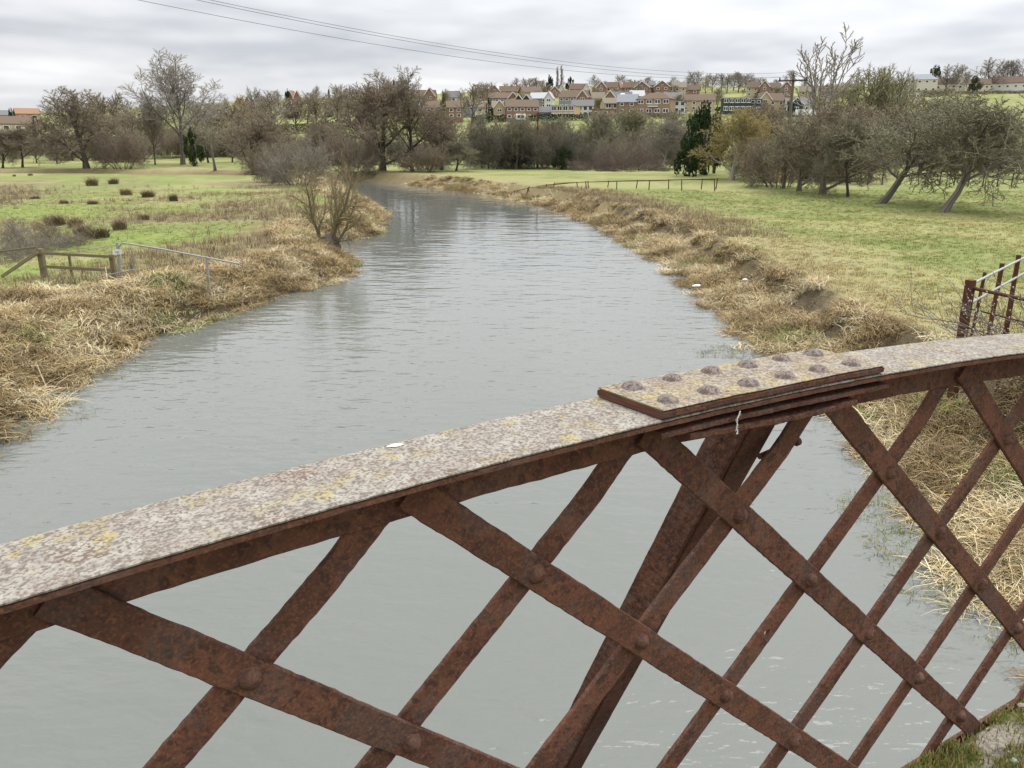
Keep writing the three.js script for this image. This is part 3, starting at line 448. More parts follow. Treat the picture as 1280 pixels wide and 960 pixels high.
// [form, seed, bearing, distance, top, base, width, bark, twig, label]
const NEAR = [
  ['thorn', 3, 1102, 60.5, 124, 254, 132, B.barkGrey, tg.moss, 'spreading thorn tree leaning right with a forked grey trunk on the meadow', { lean: [.42, .1], name: 'thorn_tree' }],
  ['thorn', 9, 1182, 52.5, 122, 267, 122, B.barkGrey, tg.moss, 'single-trunked thorn tree leaning right on open grass', { lean: [.6, 0], name: 'thorn_tree' }],
  ['thorn', 14, 1062, 66, 150, 248, 62, B.barkDark, tg.moss, 'small crooked thorn beside the tangled thicket', { lean: [-.2, 0], name: 'thorn_tree' }],
  ['willow', 21, 1030, 69, 128, 246, 100, B.barkGrey, tg.brown, 'tangled leaning thicket tree with massed dark stems at the meadow edge', { lean: [-.25, 0] }],
  ['willow', 22, 1000, 74, 150, 241, 82, B.barkGrey, tg.moss, 'low sprawling thicket tree next to the utility pole', { lean: [-.1, 0] }],
  ['scrub', 31, 975, 80, 165, 236, 78, B.barkDark, tg.brown, 'brown scrub below the utility pole', { name: 'scrub_bush', cat: 'bush' }],
  ['dead', 5, 1022, 100, 42, 214, 76, B.barkPale, tg.pale, 'tall pollarded tree with pale upright dead branches rising over the thicket', {}],
  ['willow', 41, 915, 92, 138, 227, 92, B.barkPale, tg.gold, 'golden twigged willow with a pale bent trunk beside ivy', { lean: [.25, 0], name: 'willow_tree' }],
  ['ash', 52, 228, 140, 70, 200, 112, B.barkGrey, tg.pale, 'tallest bare tree with wide fan crown standing above the left meadow', {}],
  ['ash', 53, 193, 141, 118, 200, 44, B.barkDark, tg.brown, 'narrow dark tree close beside the tallest bare tree', {}],
  ['willow', 54, 107, 127, 114, 210, 100, B.barkGrey, tg.brown, 'stout old tree with crooked limbs at the edge of the left meadow', { lean: [-.15, 0] }],
  ['scrub', 55, 152, 126, 162, 210, 76, B.barkDark, tg.red, 'domed bush tree between the stout old tree and the tall tree', { name: 'scrub_bush', cat: 'bush' }],
  ['thorn', 56, 27, 130, 160, 206, 54, B.barkDark, tg.brown, 'dark low thorn below the village roofs', { name: 'thorn_tree' }],
  ['thorn', 56, 2, 128, 165, 207, 44, B.barkDark, tg.brown, 'dark bushy thorn left of its twin below the village roofs', { name: 'thorn_tree' }],
  ['dead', 58, 268, 122, 150, 212, 40, B.barkGrey, tg.moss, 'small multi-stemmed tree with upright poles on the left meadow edge', {}],
  ['willow', 59, 316, 118, 140, 214, 70, B.barkDark, tg.brown, 'twiggy willow behind the riverside scrub', { name: 'willow_tree' }],
  ['scrub', 61, 372, 84, 176, 228, 108, B.barkDark, tg.grey, 'broad grey scrub willow overhanging the river bend', { name: 'scrub_willow', cat: 'bush' }],
  ['scrub', 61, 335, 90, 182, 224, 70, B.barkDark, tg.brown, 'grey brown scrub willow next to the meadow end', { name: 'scrub_willow', cat: 'bush' }],
  ['willow', 64, 478, 118, 98, 218, 116, B.barkDark, tg.red, 'large reddish crack willow with dark divided trunk on the far bank', { name: 'willow_tree', lean: [-.1, 0] }],
  ['ash', 65, 515, 116, 90, 219, 84, B.barkDark, tg.red, 'tall willow with forked trunk and airy top on the far bank', { name: 'willow_tree' }],
  ['willow', 80, 552, 121, 138, 217, 72, B.barkDark, tg.brown, 'drooping willow mass beside the airy willow', { name: 'willow_tree' }],
  ['thorn', 56, 570, 117, 178, 219, 46, B.barkDark, tg.moss, 'small round thorn at the end of the far bank willows', { name: 'thorn_tree' }],
  ['scrub', 55, 530, 114, 184, 218, 80, B.barkDark, tg.brown, 'fallen branches and brush under the far bank willows', { name: 'brush_bush', cat: 'bush' }],
  ['scrub', 71, 613, 128, 150, 210, 54, B.barkDark, tg.dark, 'dense grey rounded bush on the far meadow edge', { name: 'scrub_bush', cat: 'bush' }],
  ['thorn', 72, 645, 127, 148, 210, 46, B.barkGrey, tg.moss, 'open branched small tree next to the brown utility pole', { name: 'thorn_tree' }],
  ['scrub', 71, 672, 131, 152, 210, 44, B.barkDark, tg.brown, 'upright twiggy bush behind the brown utility pole', { name: 'scrub_bush', cat: 'bush' }],
  ['scrub', 55, 716, 126, 172, 211, 62, B.barkDark, tg.dark, 'dark bush with ivy on the far meadow edge', { name: 'scrub_bush', cat: 'bush' }],
  ['mound', 75, 790, 119, 178, 214, 92, B.barkDark, tg.purple, 'purple brown bramble mound on the far meadow', { name: 'bramble_mound', cat: 'bush' }],
  ['mound', 75, 738, 122, 186, 212, 60, B.barkDark, tg.purple, 'low bramble patch joining the bramble mound', { name: 'bramble_mound', cat: 'bush' }],
  ['thorn', 72, 828, 124, 150, 214, 62, B.barkPale, tg.grey, 'pale barked spreading tree by the ivy clad tree', { name: 'thorn_tree' }],
  ['willow', 78, 748, 140, 142, 207, 66, B.barkDark, tg.moss, 'grey green hedgerow tree behind the bramble mound', {}],
  ['willow', 78, 790, 146, 138, 205, 76, B.barkDark, tg.olive, 'tall hedgerow tree above the bramble mound', {}],
  ['willow', 80, 690, 146, 150, 206, 52, B.barkDark, tg.moss, 'low hedgerow tree right of the brown utility pole', {}],
  ['willow', 81, 950, 118, 132, 215, 76, B.barkDark, tg.brown, 'brown thicket tree behind the golden willow', {}],
  ['willow', 80, 1090, 96, 146, 218, 80, B.barkDark, tg.moss, 'mossy hedge tree behind the leaning thorns', {}],
  ['willow', 81, 1150, 104, 142, 214, 80, B.barkDark, tg.grey, 'dark crowned hedge tree behind the two leaning thorns', {}],
  ['willow', 78, 1250, 100, 154, 216, 80, B.barkDark, tg.moss, 'hedge tree beyond the single-trunked thorn', {}],
  ['scrub', 71, 440, 112, 168, 216, 60, B.barkDark, tg.red, 'reddish brush under the large crack willow', { name: 'brush_bush', cat: 'bush' }],
  ['willow', 59, 405, 128, 148, 212, 52, B.barkDark, tg.brown, 'brown bank tree left of the large crack willow', { name: 'willow_tree' }],
];
for (const [k, s, u, D, v0, v1, w, bk, tw, label, opt] of NEAR) { if (!opt.lean) opt.turn = (u * 1.7) % 6; const x = eastOf(u, D, 2), y = ground(x, D) - .12; plantTree(k, s, u, D, heightAt(v0, D) - y, wpx(w, D), bk, tw, label, null, opt); }
// ivy clad and evergreen
evergreen('round', 880, 104, 134, 216, 54, M.leaf.ivy, 'dark ivy smothered tree next to the golden willow');
evergreen('round', 862, 100, 168, 222, 42, M.leaf.ivy, 'low dark ivy bush in front of the ivy smothered tree', null, 'ivy_bush', 'bush');
evergreen('col', 893, 108, 138, 200, 26, M.leaf.ivy, 'narrow ivy column joined to the ivy smothered tree');
evergreen('round', 243, 136, 163, 202, 24, M.leaf.ivy, 'small dark evergreen below the tallest bare tree');
evergreen('round', 702, 124, 184, 211, 26, M.leaf.ivy, 'dark green ivy bush by the hedgerow foot', null, 'ivy_bush', 'bush');
evergreen('round', 323, 120, 158, 204, 22, M.leaf.ivy, 'ivy clad trunk beside the riverside scrub');
evergreen('cone', 555, 330, 110, 140, 13, M.leaf.olive, 'green conifer cone beside the hillside houses');
evergreen('round', 983, 330, 125, 139, 12, M.leaf.conifer, 'round clipped evergreen beside the glazed gable bungalow');
evergreen('col', 1098, 190, 104, 142, 22, M.leaf.ivy, 'ivy covered trunk in the hilltop copse');
evergreen('col', 1062, 190, 106, 140, 22, M.leaf.ivy, 'ivy covered tree at the edge of the hilltop copse');
evergreen('round', 1208, 470, 96, 112, 17, M.leaf.hedge, 'round evergreen in front of the white bungalows');
evergreen('round', 1158, 500, 84, 100, 20, M.leaf.ivy, 'dark pine behind the white slate roofed house', null, 'pine_tree');
for (const [u, v, w] of [[485, 104, 7], [495, 100, 8], [506, 101, 8]]) evergreen('tiers', u, 420, v, 122, w, M.leaf.conifer, 'dark pine on the skyline behind the far bank willows', 'skyline pines', 'pine_tree');
evergreen('cone', 415, 400, 106, 122, 10, M.leaf.conifer, 'dark pointed conifer on the wooded skyline');
evergreen('tiers', 364, 380, 114, 126, 13, M.leaf.conifer, 'flat topped cedar on the skyline');
evergreen('tiers', 372, 384, 116, 126, 10, M.leaf.conifer, 'smaller cedar beside the flat topped cedar');
evergreen('col', 686, 500, 94, 116, 12, M.leaf.conifer, 'dark conifer between the poplars on the skyline');
evergreen('round', 711, 500, 97, 116, 11, M.leaf.conifer, 'dark round evergreen right of the poplars');
evergreen('round', 715, 480, 107, 118, 14, M.leaf.green, 'light green bush below the poplars', null, 'green_bush', 'bush');
evergreen('cone', 47, 230, 140, 158, 10, M.leaf.conifer, 'dark conifer between the two village roofs');
evergreen('round', 21, 250, 138, 148, 13, M.leaf.conifer, 'dark evergreen left of the orange roofed house');
evergreen('round', 122, 220, 130, 142, 14, M.leaf.conifer, 'dark evergreen behind the stout old tree');
evergreen('round', 612, 330, 124, 132, 10, M.leaf.ivy, 'dark evergreen at the left end of the terraces');
// copses and hedgerow trees farther off: several forms reused, each planted on its own
const wood = (list, kind, nf, tw, label, group, v1 = 0, seed0 = 0) => list.forEach(([u, D, v0, w, t], k) => { const x = eastOf(u, D, 6), y = ground(x, D); plantTree(kind, 900 + seed0 + (k % nf), u, D, Math.max(2.5, heightAt(v0, D) - y), wpx(w, D) * 1.15, M.barkDark, t ?? tw, label, group, { turn: k * 1.3 }); });
wood([[1222, 490, 74, 26], [1240, 500, 76, 22], [1254, 495, 75, 22], [1272, 490, 68, 26]], 'far', 4, tg.grey, 'bare roadside tree standing before the white bungalows on the hilltop', 'bare trees along the hilltop road');
wood([[1172, 480, 82, 18], [1185, 480, 81, 20], [1198, 510, 90, 16]], 'far', 4, tg.grey, 'bare tree between the slate roofed house and the bungalows', 'bare trees by the slate roofed house');
wood([[740, 520, 94, 22], [772, 530, 94, 26], [786, 525, 99, 18], [806, 530, 96, 22], [838, 530, 96, 22], [864, 500, 89, 18], [897, 500, 92, 24], [912, 505, 90, 22], [926, 500, 93, 20], [950, 540, 98, 18], [980, 520, 88, 16], [720, 540, 104, 18], [878, 480, 96, 22, tg.gold], [886, 490, 92, 24], [904, 480, 93, 24, tg.olive], [918, 485, 91, 24], [932, 490, 92, 22], [940, 500, 97, 18], [1000, 500, 96, 22], [965, 530, 99, 16], [856, 510, 96, 20], [820, 540, 101, 16], [755, 545, 101, 18], [796, 540, 100, 18]], 'far', 4, tg.grey, 'bare tree on the skyline behind the hillside houses', 'skyline trees behind the houses');
wood([[645, 470, 98, 22], [658, 480, 98, 26], [670, 470, 97, 24], [676, 480, 100, 20], [632, 490, 104, 16], [612, 420, 103, 18], [602, 380, 104, 20], [590, 300, 106, 34], [578, 340, 112, 22], [560, 360, 112, 18]], 'far', 4, tg.brown, 'bare tree among the houses at the left end of the estate', 'trees beside the estate');
wood([[695, 505, 84, 9], [701, 505, 82, 9]], 'poplar', 1, tg.pale, 'tall narrow bare poplar on the skyline', 'skyline poplars');
wood([[1062, 190, 92, 40], [1080, 185, 86, 44], [1100, 188, 84, 46], [1114, 182, 90, 36], [1128, 200, 98, 30], [1046, 180, 104, 36]], 'far', 4, tg.olive, 'olive brown tree of the hilltop copse beside the slate roofed house', 'hilltop copse');
wood([[1120, 190, 120, 44], [1150, 200, 122, 40], [1185, 190, 132, 44], [1215, 170, 140, 50], [1165, 165, 136, 50], [1100, 160, 132, 56], [1255, 165, 144, 50], [1060, 165, 130, 50], [1030, 165, 132, 46]], 'far', 4, tg.brown, 'brown hedge tree along the foot of the right hand field', 'hedge below the hill field');
wood([[345, 300, 120, 40], [372, 290, 122, 44], [398, 285, 121, 44], [424, 290, 116, 40], [446, 280, 108, 44], [462, 285, 110, 40], [330, 320, 118, 30], [386, 320, 116, 40], [410, 330, 118, 36], [440, 320, 112, 36], [478, 300, 106, 40]], 'far', 4, tg.brown, 'bare tree of the wooded slope above the hedge', 'wooded slope');
wood([[80, 210, 122, 46], [120, 220, 124, 40], [135, 210, 118, 44], [150, 215, 116, 44], [165, 205, 126, 36], [170, 190, 140, 50], [130, 185, 142, 44], [185, 200, 136, 40], [250, 210, 130, 46], [270, 215, 132, 46], [290, 210, 130, 44], [300, 190, 142, 40], [310, 240, 122, 40], [276, 240, 124, 36], [206, 205, 130, 36]], 'far', 4, tg.brown, 'bare tree in the belt behind the left meadow', 'tree belt behind the left meadow');
wood([[340, 250, 116, 40], [322, 300, 110, 18], [352, 420, 113, 18], [398, 390, 108, 20], [305, 330, 119, 26, tg.yellow], [428, 380, 106, 22, tg.olive]], 'far', 4, tg.grey, 'lone bare tree standing on the wooded skyline', 'lone skyline trees');
wood([[70, 150, 170, 40], [45, 150, 172, 30], [5, 160, 160, 36], [90, 160, 165, 40], [180, 155, 168, 40], [260, 150, 160, 40], [290, 150, 165, 36]], 'far', 4, tg.brown, 'low hedge tree at the back edge of the left meadow', 'hedge at the back of the left meadow');
wood([[600, 160, 146, 46], [630, 155, 150, 40], [660, 160, 152, 36], [700, 165, 146, 44], [735, 170, 142, 46], [765, 165, 138, 50], [800, 170, 140, 46], [835, 165, 138, 50], [860, 170, 136, 44], [890, 165, 140, 44], [935, 165, 136, 50], [965, 170, 138, 46], [995, 165, 140, 46]], 'far', 4, tg.moss, 'hedgerow tree along the foot of the estate field', 'hedgerow below the estate field');
wood([[360, 200, 150, 46], [395, 190, 154, 44], [425, 200, 152, 40], [345, 170, 160, 40], [455, 210, 148, 40], [540, 200, 146, 46], [565, 190, 150, 42]], 'far', 4, tg.brown, 'scrubby tree on the rough slope behind the river', 'scrub on the slope behind the river');
{ // thick scrub closing the far edge of the meadows, three forms
  const r = rng(333), tw = [tg.brown, tg.moss, tg.dark, tg.grey, tg.olive, tg.red];
  const row = (u0, u1, n, D0, D1, h0, h1, label, group) => { for (let k = 0; k < n; k++) { const u = lerp(u0, u1, (k + r() * .8) / n), D = lerp(D0, D1, r()), Hh = lerp(h0, h1, r()); plantTree('scrub', [55, 61, 71][k % 3], u, D, Hh, Hh * (1.3 + r() * .5), M.barkDark, tw[Math.floor(r() * 6)], label, group, { turn: r() * 6, name: 'scrub_bush', cat: 'bush' }); } };
  row(580, 870, 20, 126, 150, 3.5, 6.5, 'twiggy scrub bush in the thicket along the far meadow edge', 'scrub along the far meadow edge');
  row(930, 1080, 12, 84, 120, 3.5, 6, 'twiggy scrub bush in the thicket around the pollarded tree', 'scrub around the pollarded tree');
  row(1080, 1280, 9, 100, 140, 2.2, 3.8, 'twiggy scrub bush in the hedge behind the leaning thorns', 'scrub behind the leaning thorns');
  row(0, 340, 22, 150, 190, 3, 6, 'twiggy scrub bush in the belt behind the left meadow', 'scrub behind the left meadow');
  row(340, 580, 14, 126, 180, 3, 6, 'twiggy scrub bush on the slope behind the river bend', 'scrub behind the river bend');
}
{ // garden trees and shrubs between the houses
  const r = rng(717); for (let k = 0; k < 46; k++) { const u = 560 + r() * 500, D = 345 + r() * 120, Hh = 3 + r() * 5; plantTree('far', 900 + (k % 4), u, D, Hh, Hh * (.8 + r() * .5), M.barkDark, [tg.brown, tg.olive, tg.grey, tg.moss, tg.gold][k % 5], 'small bare garden tree between the estate houses', 'garden trees on the estate', { turn: k }); }
  for (let k = 0; k < 20; k++) { const u = 590 + r() * 440, D = 340 + r() * 110; evergreen('round', u, D, 0, 0, 7 + r() * 6, [M.leaf.hedge, M.leaf.ivy, M.leaf.olive][k % 3], 'rounded evergreen garden shrub between the estate houses', 'garden shrubs on the estate', 'garden_shrub', 'bush', 1.6 + r() * 2.6); }
}
// clipped and rough hedges on the valley side
function hedge(u0, D0, u1, D1, hgt, thick, m, label) {
  const x0 = eastOf(u0, D0, 6), x1 = eastOf(u1, D1, 6), b = new MB(), r = rng(Math.round(u0 * 7 + D0)), L = Math.hypot(x1 - x0, D1 - D0), cx = (x0 + x1) / 2, cD = (D0 + D1) / 2, cy = ground(cx, cD);
  const nx = -(D1 - D0) / L, nz = (x1 - x0) / L;
  for (let k = 0; k < Math.min(7000, L * hgt * 34); k++) { const t = r(), w = (r() - .5) * thick, x = lerp(x0, x1, t) + nx * w, D = lerp(D0, D1, t) + nz * w, top = hgt * (.8 + .4 * fbm(t * L * .3, 2, 9, 3)), y = ground(lerp(x0, x1, t), lerp(D0, D1, t)) - .2 + top * Math.pow(r(), .7); const d1 = V3(r() - .5, r() - .5, r() - .5).normalize().multiplyScalar(.26), d2 = V3(r() - .5, r() - .5, r() - .5).normalize().multiplyScalar(.18), P = [x - cx, y - cy, -(D - cD)]; b.quad([P[0] - d1.x, P[1] - d1.y, P[2] - d1.z], [P[0] + d2.x, P[1] + d2.y, P[2] + d2.z], [P[0] + d1.x, P[1] + d1.y, P[2] + d1.z], [P[0] - d2.x, P[1] - d2.y, P[2] - d2.z]); }
  triCount += b.tris; const o = single('hedge', b.geo(), m, label, 'hedge'); o.position.set(cx, cy, -cD);
}
hedge(338, 262, 412, 282, 3.2, 2.5, M.leaf.hedge, 'clipped green hedge climbing below the wooded slope');
hedge(412, 282, 470, 300, 3, 2.5, M.leaf.hedge, 'hedge running on behind the large crack willow');
hedge(662, 325, 735, 320, 2.6, 2, M.leaf.ivy, 'dark clipped hedge below the glazed house');
hedge(785, 322, 842, 318, 2.4, 2, tg.brown, 'brown clipped hedge under the balcony house');
hedge(590, 318, 632, 322, 3, 2, M.leaf.ivy, 'dark hedge below the cream house');
hedge(1135, 452, 1185, 462, 3.5, 3, tg.brown, 'rough brown hedge below the slate roofed house');
hedge(1185, 466, 1275, 470, 1.8, 1.5, tg.brown, 'low hedge in front of the white bungalows');
hedge(0, 240, 90, 236, 2.4, 2, tg.brown, 'dark hedge below the village roofs');
hedge(230, 172, 345, 178, 2.4, 2, tg.purple, 'brown hedge across the field behind the tallest tree');
console.log('trees', triCount);

// ---------------------------------------------------------------- willow bush on the near left bank, and tussocks
{
  const f = growTree({ seed: 1237, stems: 6, kids: [0, 11, 9, 8], trunkR: .034, angle: .68, ratio: [.6, .5, .5, .5], twigR: .0017, wander: .55, up: .05, splay: 1.25, foot: .12, lean: [.15, 0] });
  const x = -8.75, D = 39.6, t = thing('willow_bush', 'leafless willow bush sprouting from an old dark stump on the near bank', 'bush', null, [x, ground(x, D) - .05, -D], .4);
  part(t, 'trunk', f.trunk, bark(631, [.10, .085, .055], [.19, .165, .11])); part(t, 'crown', f.crown, twigMat(.20, .165, .085));
  t.scale.set(3.1 / f.w, 4.0 / f.h, 3.1 / f.w);
  const g = new THREE.IcosahedronGeometry(.42, 3), P = g.attributes.position; for (let m = 0; m < P.count; m++) { const X = P.getX(m), Y = P.getY(m), Z = P.getZ(m), q = .7 + .7 * fbm(X * 5 + 9, Y * 5 + Z * 4, 641, 3); P.setXYZ(m, X * q * 1.5, Y * q * 1.2, Z * q * 1.2); } g.computeVertexNormals();
  const st = part(t, 'stump', g, M.barkDark); st.scale.set(1 / t.scale.x, 1 / t.scale.y, 1 / t.scale.z); st.position.y = .25 / t.scale.y;
}
// dead rush tussocks
function bladeClump(seed, n, len, wid, lean, spread, seg = 3) {
  const r = rng(seed), b = new MB();
  for (let k = 0; k < n; k++) {
    const a = r() * 6.283, rad = spread * Math.sqrt(r()), l = len * (.55 + r() * .6), bend = lean * (.5 + r()), w = wid * (.7 + r() * .6), az = r() * 6.283, ca = Math.cos(az), sa = Math.sin(az);
    let x = Math.cos(a) * rad, y = 0, z = Math.sin(a) * rad, th = .15 + r() * .35; const pts = [];
    for (let q = 0; q <= seg; q++) { pts.push([x, y, z, w * (1 - .8 * q / seg)]); x += ca * Math.sin(th) * l / seg; z += sa * Math.sin(th) * l / seg; y += Math.cos(th) * l / seg; th += bend / seg * (1 + q * .6); }
    for (let q = 0; q < seg; q++) { const A = pts[q], C = pts[q + 1]; b.quad([A[0] - sa * A[3], A[1], A[2] + ca * A[3]], [A[0] + sa * A[3], A[1], A[2] - ca * A[3]], [C[0] + sa * C[3], C[1], C[2] - ca * C[3]], [C[0] - sa * C[3], C[1], C[2] + ca * C[3]]); }
  }
  return b.geo();
}
{
  const rg = [bladeClump(11, 420, .85, .012, .7, .34), bladeClump(12, 420, .8, .012, .8, .36)];
  const TUS = [[18, 220, 6, 'pale'], [38, 219, 9, 'brown'], [115, 231, 20, 'brown'], [142, 229, 20, 'brown'], [158, 243, 22, 'pale'], [185, 246, 26, 'brown'], [217, 251, 20, 'dark'], [44, 249, 18, 'pale'], [80, 255, 18, 'pale'], [116, 256, 20, 'pale'], [180, 275, 22, 'brown'], [105, 296, 36, 'brown'], [125, 298, 40, 'dark'], [150, 288, 30, 'brown'], [95, 285, 30, 'pale'], [70, 283, 34, 'brown']];
  const tm = { brown: twigMat(.185, .142, .088), dark: twigMat(.140, .108, .066), pale: twigMat(.235, .190, .115) }, tl = { brown: 'brown dead rush tussock on the left meadow', dark: 'dark brown rounded rush tussock on the left meadow', pale: 'pale straw tussock on the left meadow' };
  TUS.forEach(([u, v, w, c], k) => { const kk = (480 - v) / FOCAL, D = (EYE - .95) / -((kk * CP - SP) / (CP + kk * SP)), x = eastOf(u, D, .95), o = single('rush_tussock', rg[k % 2], tm[c], tl[c], 'tussock', 'rush tussocks on the left meadow'); o.position.set(x, ground(x, D) - .03, -D); const s = wpx(w, D) / 1.25; o.scale.set(s * (.8 + .5 * h2(u, v, 3)), s * (.55 + .4 * h2(u, v, 4)), s); o.rotation.y = k * 1.7; });
}
// ---------------------------------------------------------------- reeds, litter, grass (uncountable)
function scatter(name, label, category, geos, mat, spots) {   // spots: [x, y, z, scale, sy, turn, tilt, colour]
  const per = geos.map(() => []); spots.forEach((s, k) => per[k % geos.length].push(s));
  const q = new THREE.Quaternion(), e = new THREE.Euler(), m = new THREE.Matrix4();
  per.forEach((list, gi) => { if (!list.length) return; const im = new THREE.InstancedMesh(geos[gi], mat, list.length); list.forEach((s, k) => { e.set(s[6] || 0, s[5], (s[8] || 0)); q.setFromEuler(e); m.compose(V3(s[0], s[1], s[2]), q, V3(s[3], s[4], s[3])); im.setMatrixAt(k, m); im.setColorAt(k, rgb(...s[7])); }); im.name = numbered(name); im.userData = { label, category, kind: 'stuff' }; fin(im); scene.add(im); });
}
const bladeMat = std({ color: 0xffffff, roughness: .85 });
{
  const r = rng(4242), up = [21, 22, 23].map((s) => bladeClump(s, 16, .62, .0085, 1.5, .16, 4)), flat = [31, 32, 33].map((s) => bladeClump(s, 18, .75, .008, 2.4, .22, 4));
  const A = [], Fl = [], G = [], W = [];
  const reedCol = (x, D) => { const pn = fbm(x * .7, D * .7, 893, 3), pg = fbm(x * .5 + 30, D * .5, 895, 3); const t = r(), b = .72 + r() * .6; const q0 = t + (pn - .5) * 1.7, c = pg > .70 && t < .5 ? [.15, .165, .05] : q0 < .34 ? [.15, .105, .052] : q0 < .62 ? [.29, .210, .100] : q0 < .88 ? [.39, .305, .160] : [.48, .41, .265]; return c.map((q) => q * b); };
  const addReed = (x, D, sd, side, y, big) => {
    const s = (.7 + r() * .6) * big, f = r(); const tilt = (r() - .5) * .5;
    (f < .42 ? A : Fl).push([x, y - .03, -D, s * 1.15, s * (.34 + r() * .36) * (sd < .4 ? .8 : 1), r() * 6.28, tilt, reedCol(x, D), (r() - .5) * .5]);
  };
  for (let k = 0; k < 210000; k++) {
    const t = r(), D = 3 + 100 * Math.pow(t, 1.7), left = r() < .5, x = left ? -3.5 - r() * (D > 60 ? 22 : 16) : (D > 55 ? -14 : 0) + r() * (D > 55 ? 24 : 15);
    const [y, sd, side] = land(x, D, true); if (sd < -.5) continue;
    const n = fbm(x * .45, D * .45, 881, 3), n3 = fbm(x * 1.4, D * 1.4, 883, 2), edge = side > 0 ? 2.9 + (n - .5) * 2.2 + (D < 15 ? 4 : 0) : (D < 26 ? 5.2 : 2.9) + (n - .5) * 2.4 + (D < 24 ? 6 : 0);
    if (sd > edge) continue; if (side > 0 && D > 15 && sd > 1.7 && (n3 < .5 || r() < .35)) continue; if (sd < 0 && (n3 < .52 || r() < .35)) continue; if (D > 58 && r() < .35) continue; if (n3 < .40 && r() < .75) continue;
    addReed(x, D, sd, side, Math.max(y, -.04), D < 15 ? .85 : D < 40 ? .95 : 1.15);
    if (A.length + Fl.length > 52000) break;
  }
  scatter('dead_reeds', 'straw coloured dead reeds standing along the river edges', 'reeds', up, bladeMat, A);
  scatter('fallen_reeds', 'collapsed straw coloured reeds matted on the banks', 'reeds', flat, bladeMat, Fl);
  // water plants standing in the shallows
  const wp = [41, 42].map((s) => bladeClump(s, 9, .3, .006, 2.6, .16, 3));
  for (const [u, v, n, sp] of [[905, 440, 90, .8], [1110, 640, 150, .75], [1150, 690, 170, .7], [1180, 735, 120, .6], [1265, 800, 40, .3], [1130, 600, 90, .5], [140, 465, 60, 1], [60, 520, 80, 1], [330, 395, 50, 1.2], [470, 345, 40, 1.2]]) {
    const kk = (480 - v) / FOCAL, D = EYE / -((kk * CP - SP) / (CP + kk * SP)), x = eastOf(u, D, 0);
    for (let k = 0; k < n; k++) { const a = r() * 6.28, q = sp * Math.sqrt(r()), g = r(); W.push([x + Math.cos(a) * q, -.06, -(D + Math.sin(a) * q), .6 + r() * .6, .35 + r() * .5, r() * 6.28, (r() - .5) * .8, g < .55 ? [.12, .135, .035] : g < .8 ? [.22, .18, .07] : [.08, .075, .04], 0]); }
  }
  scatter('water_plants', 'sparse green and brown water plants standing in the shallows', 'water plants', wp, bladeMat, W);
  // short grass and dry weed stems over the near meadows
  const tuft = [51, 52, 53].map((s) => bladeClump(s, 14, .11, .0045, 1.4, .10, 2)), weedG = [61, 62].map((s) => bladeClump(s, 9, .34, .006, .6, .14, 2)), Wd = [];
  for (let k = 0; k < 150000 && G.length < 62000; k++) {
    const D = 12 + 62 * Math.pow(r(), 1.35), right = r() < .68, x = right ? 5 + r() * (8 + D * .75) : -8 - r() * (8 + D * .62), [y, sd, side] = land(x, D, true); if (sd < (side > 0 ? 2.2 : 4.2)) continue;
    const c = groundColour(x, D, sd, side), b = .8 + r() * .65, yel = r() * .35, n = fbm(x * .9, D * .9, 887, 3); if (n < .42 && r() < .5) continue;
    G.push([x, y - .01, -D, .8 + r() * .7, (.55 + r() * .7) * (n > .6 ? 1.35 : 1), r() * 6.28, (r() - .5) * .4, [c[0] * b * (1 + yel), c[1] * b * (1 + yel * .4), c[2] * b], 0]);
  }
  for (let k = 0; k < 60000 && Wd.length < 5500; k++) {
    const D = 22 + 60 * r(), x = -9 - r() * (6 + D * .6), [y, sd, side] = land(x, D, true); if (side > 0 || sd < 3) continue; const w = sst(.48, .60, fbm(x * .09 + 5 - D * .03, D * .10, 141, 4)) * .8; if (r() > w * .9 + .03) continue;
    const b = .7 + r() * .6; Wd.push([x, y, -D, .9 + r() * .7, .6 + r() * .8, r() * 6.28, 0, r() < .6 ? [.16 * b, .115 * b, .08 * b] : [.26 * b, .2 * b, .11 * b], 0]);
  }
  for (let k = 0; k < 30000 && Wd.length < 9500; k++) { const D = 40 + 40 * r(), x = 2 + r() * 22, [y, sd, side] = land(x, D, true); if (side < 0 || sd < 2.4 || r() > .75 * sst(8, 3, sd)) continue; const b = .7 + r() * .6; Wd.push([x, y, -D, .8 + r() * .5, .5 + r() * .6, r() * 6.28, 0, r() < .6 ? [.18 * b, .13 * b, .09 * b] : [.27 * b, .22 * b, .12 * b], 0]); }
  scatter('meadow_grass', 'short green and straw tinted grass of the meadows', 'grass', tuft, bladeMat, G);
  scatter('dry_weeds', 'dry brown weed stems in rough meadow patches', 'weeds', weedG, bladeMat, Wd);
  console.log('reeds', A.length, Fl.length, 'grass', G.length, 'weeds', Wd.length);
}
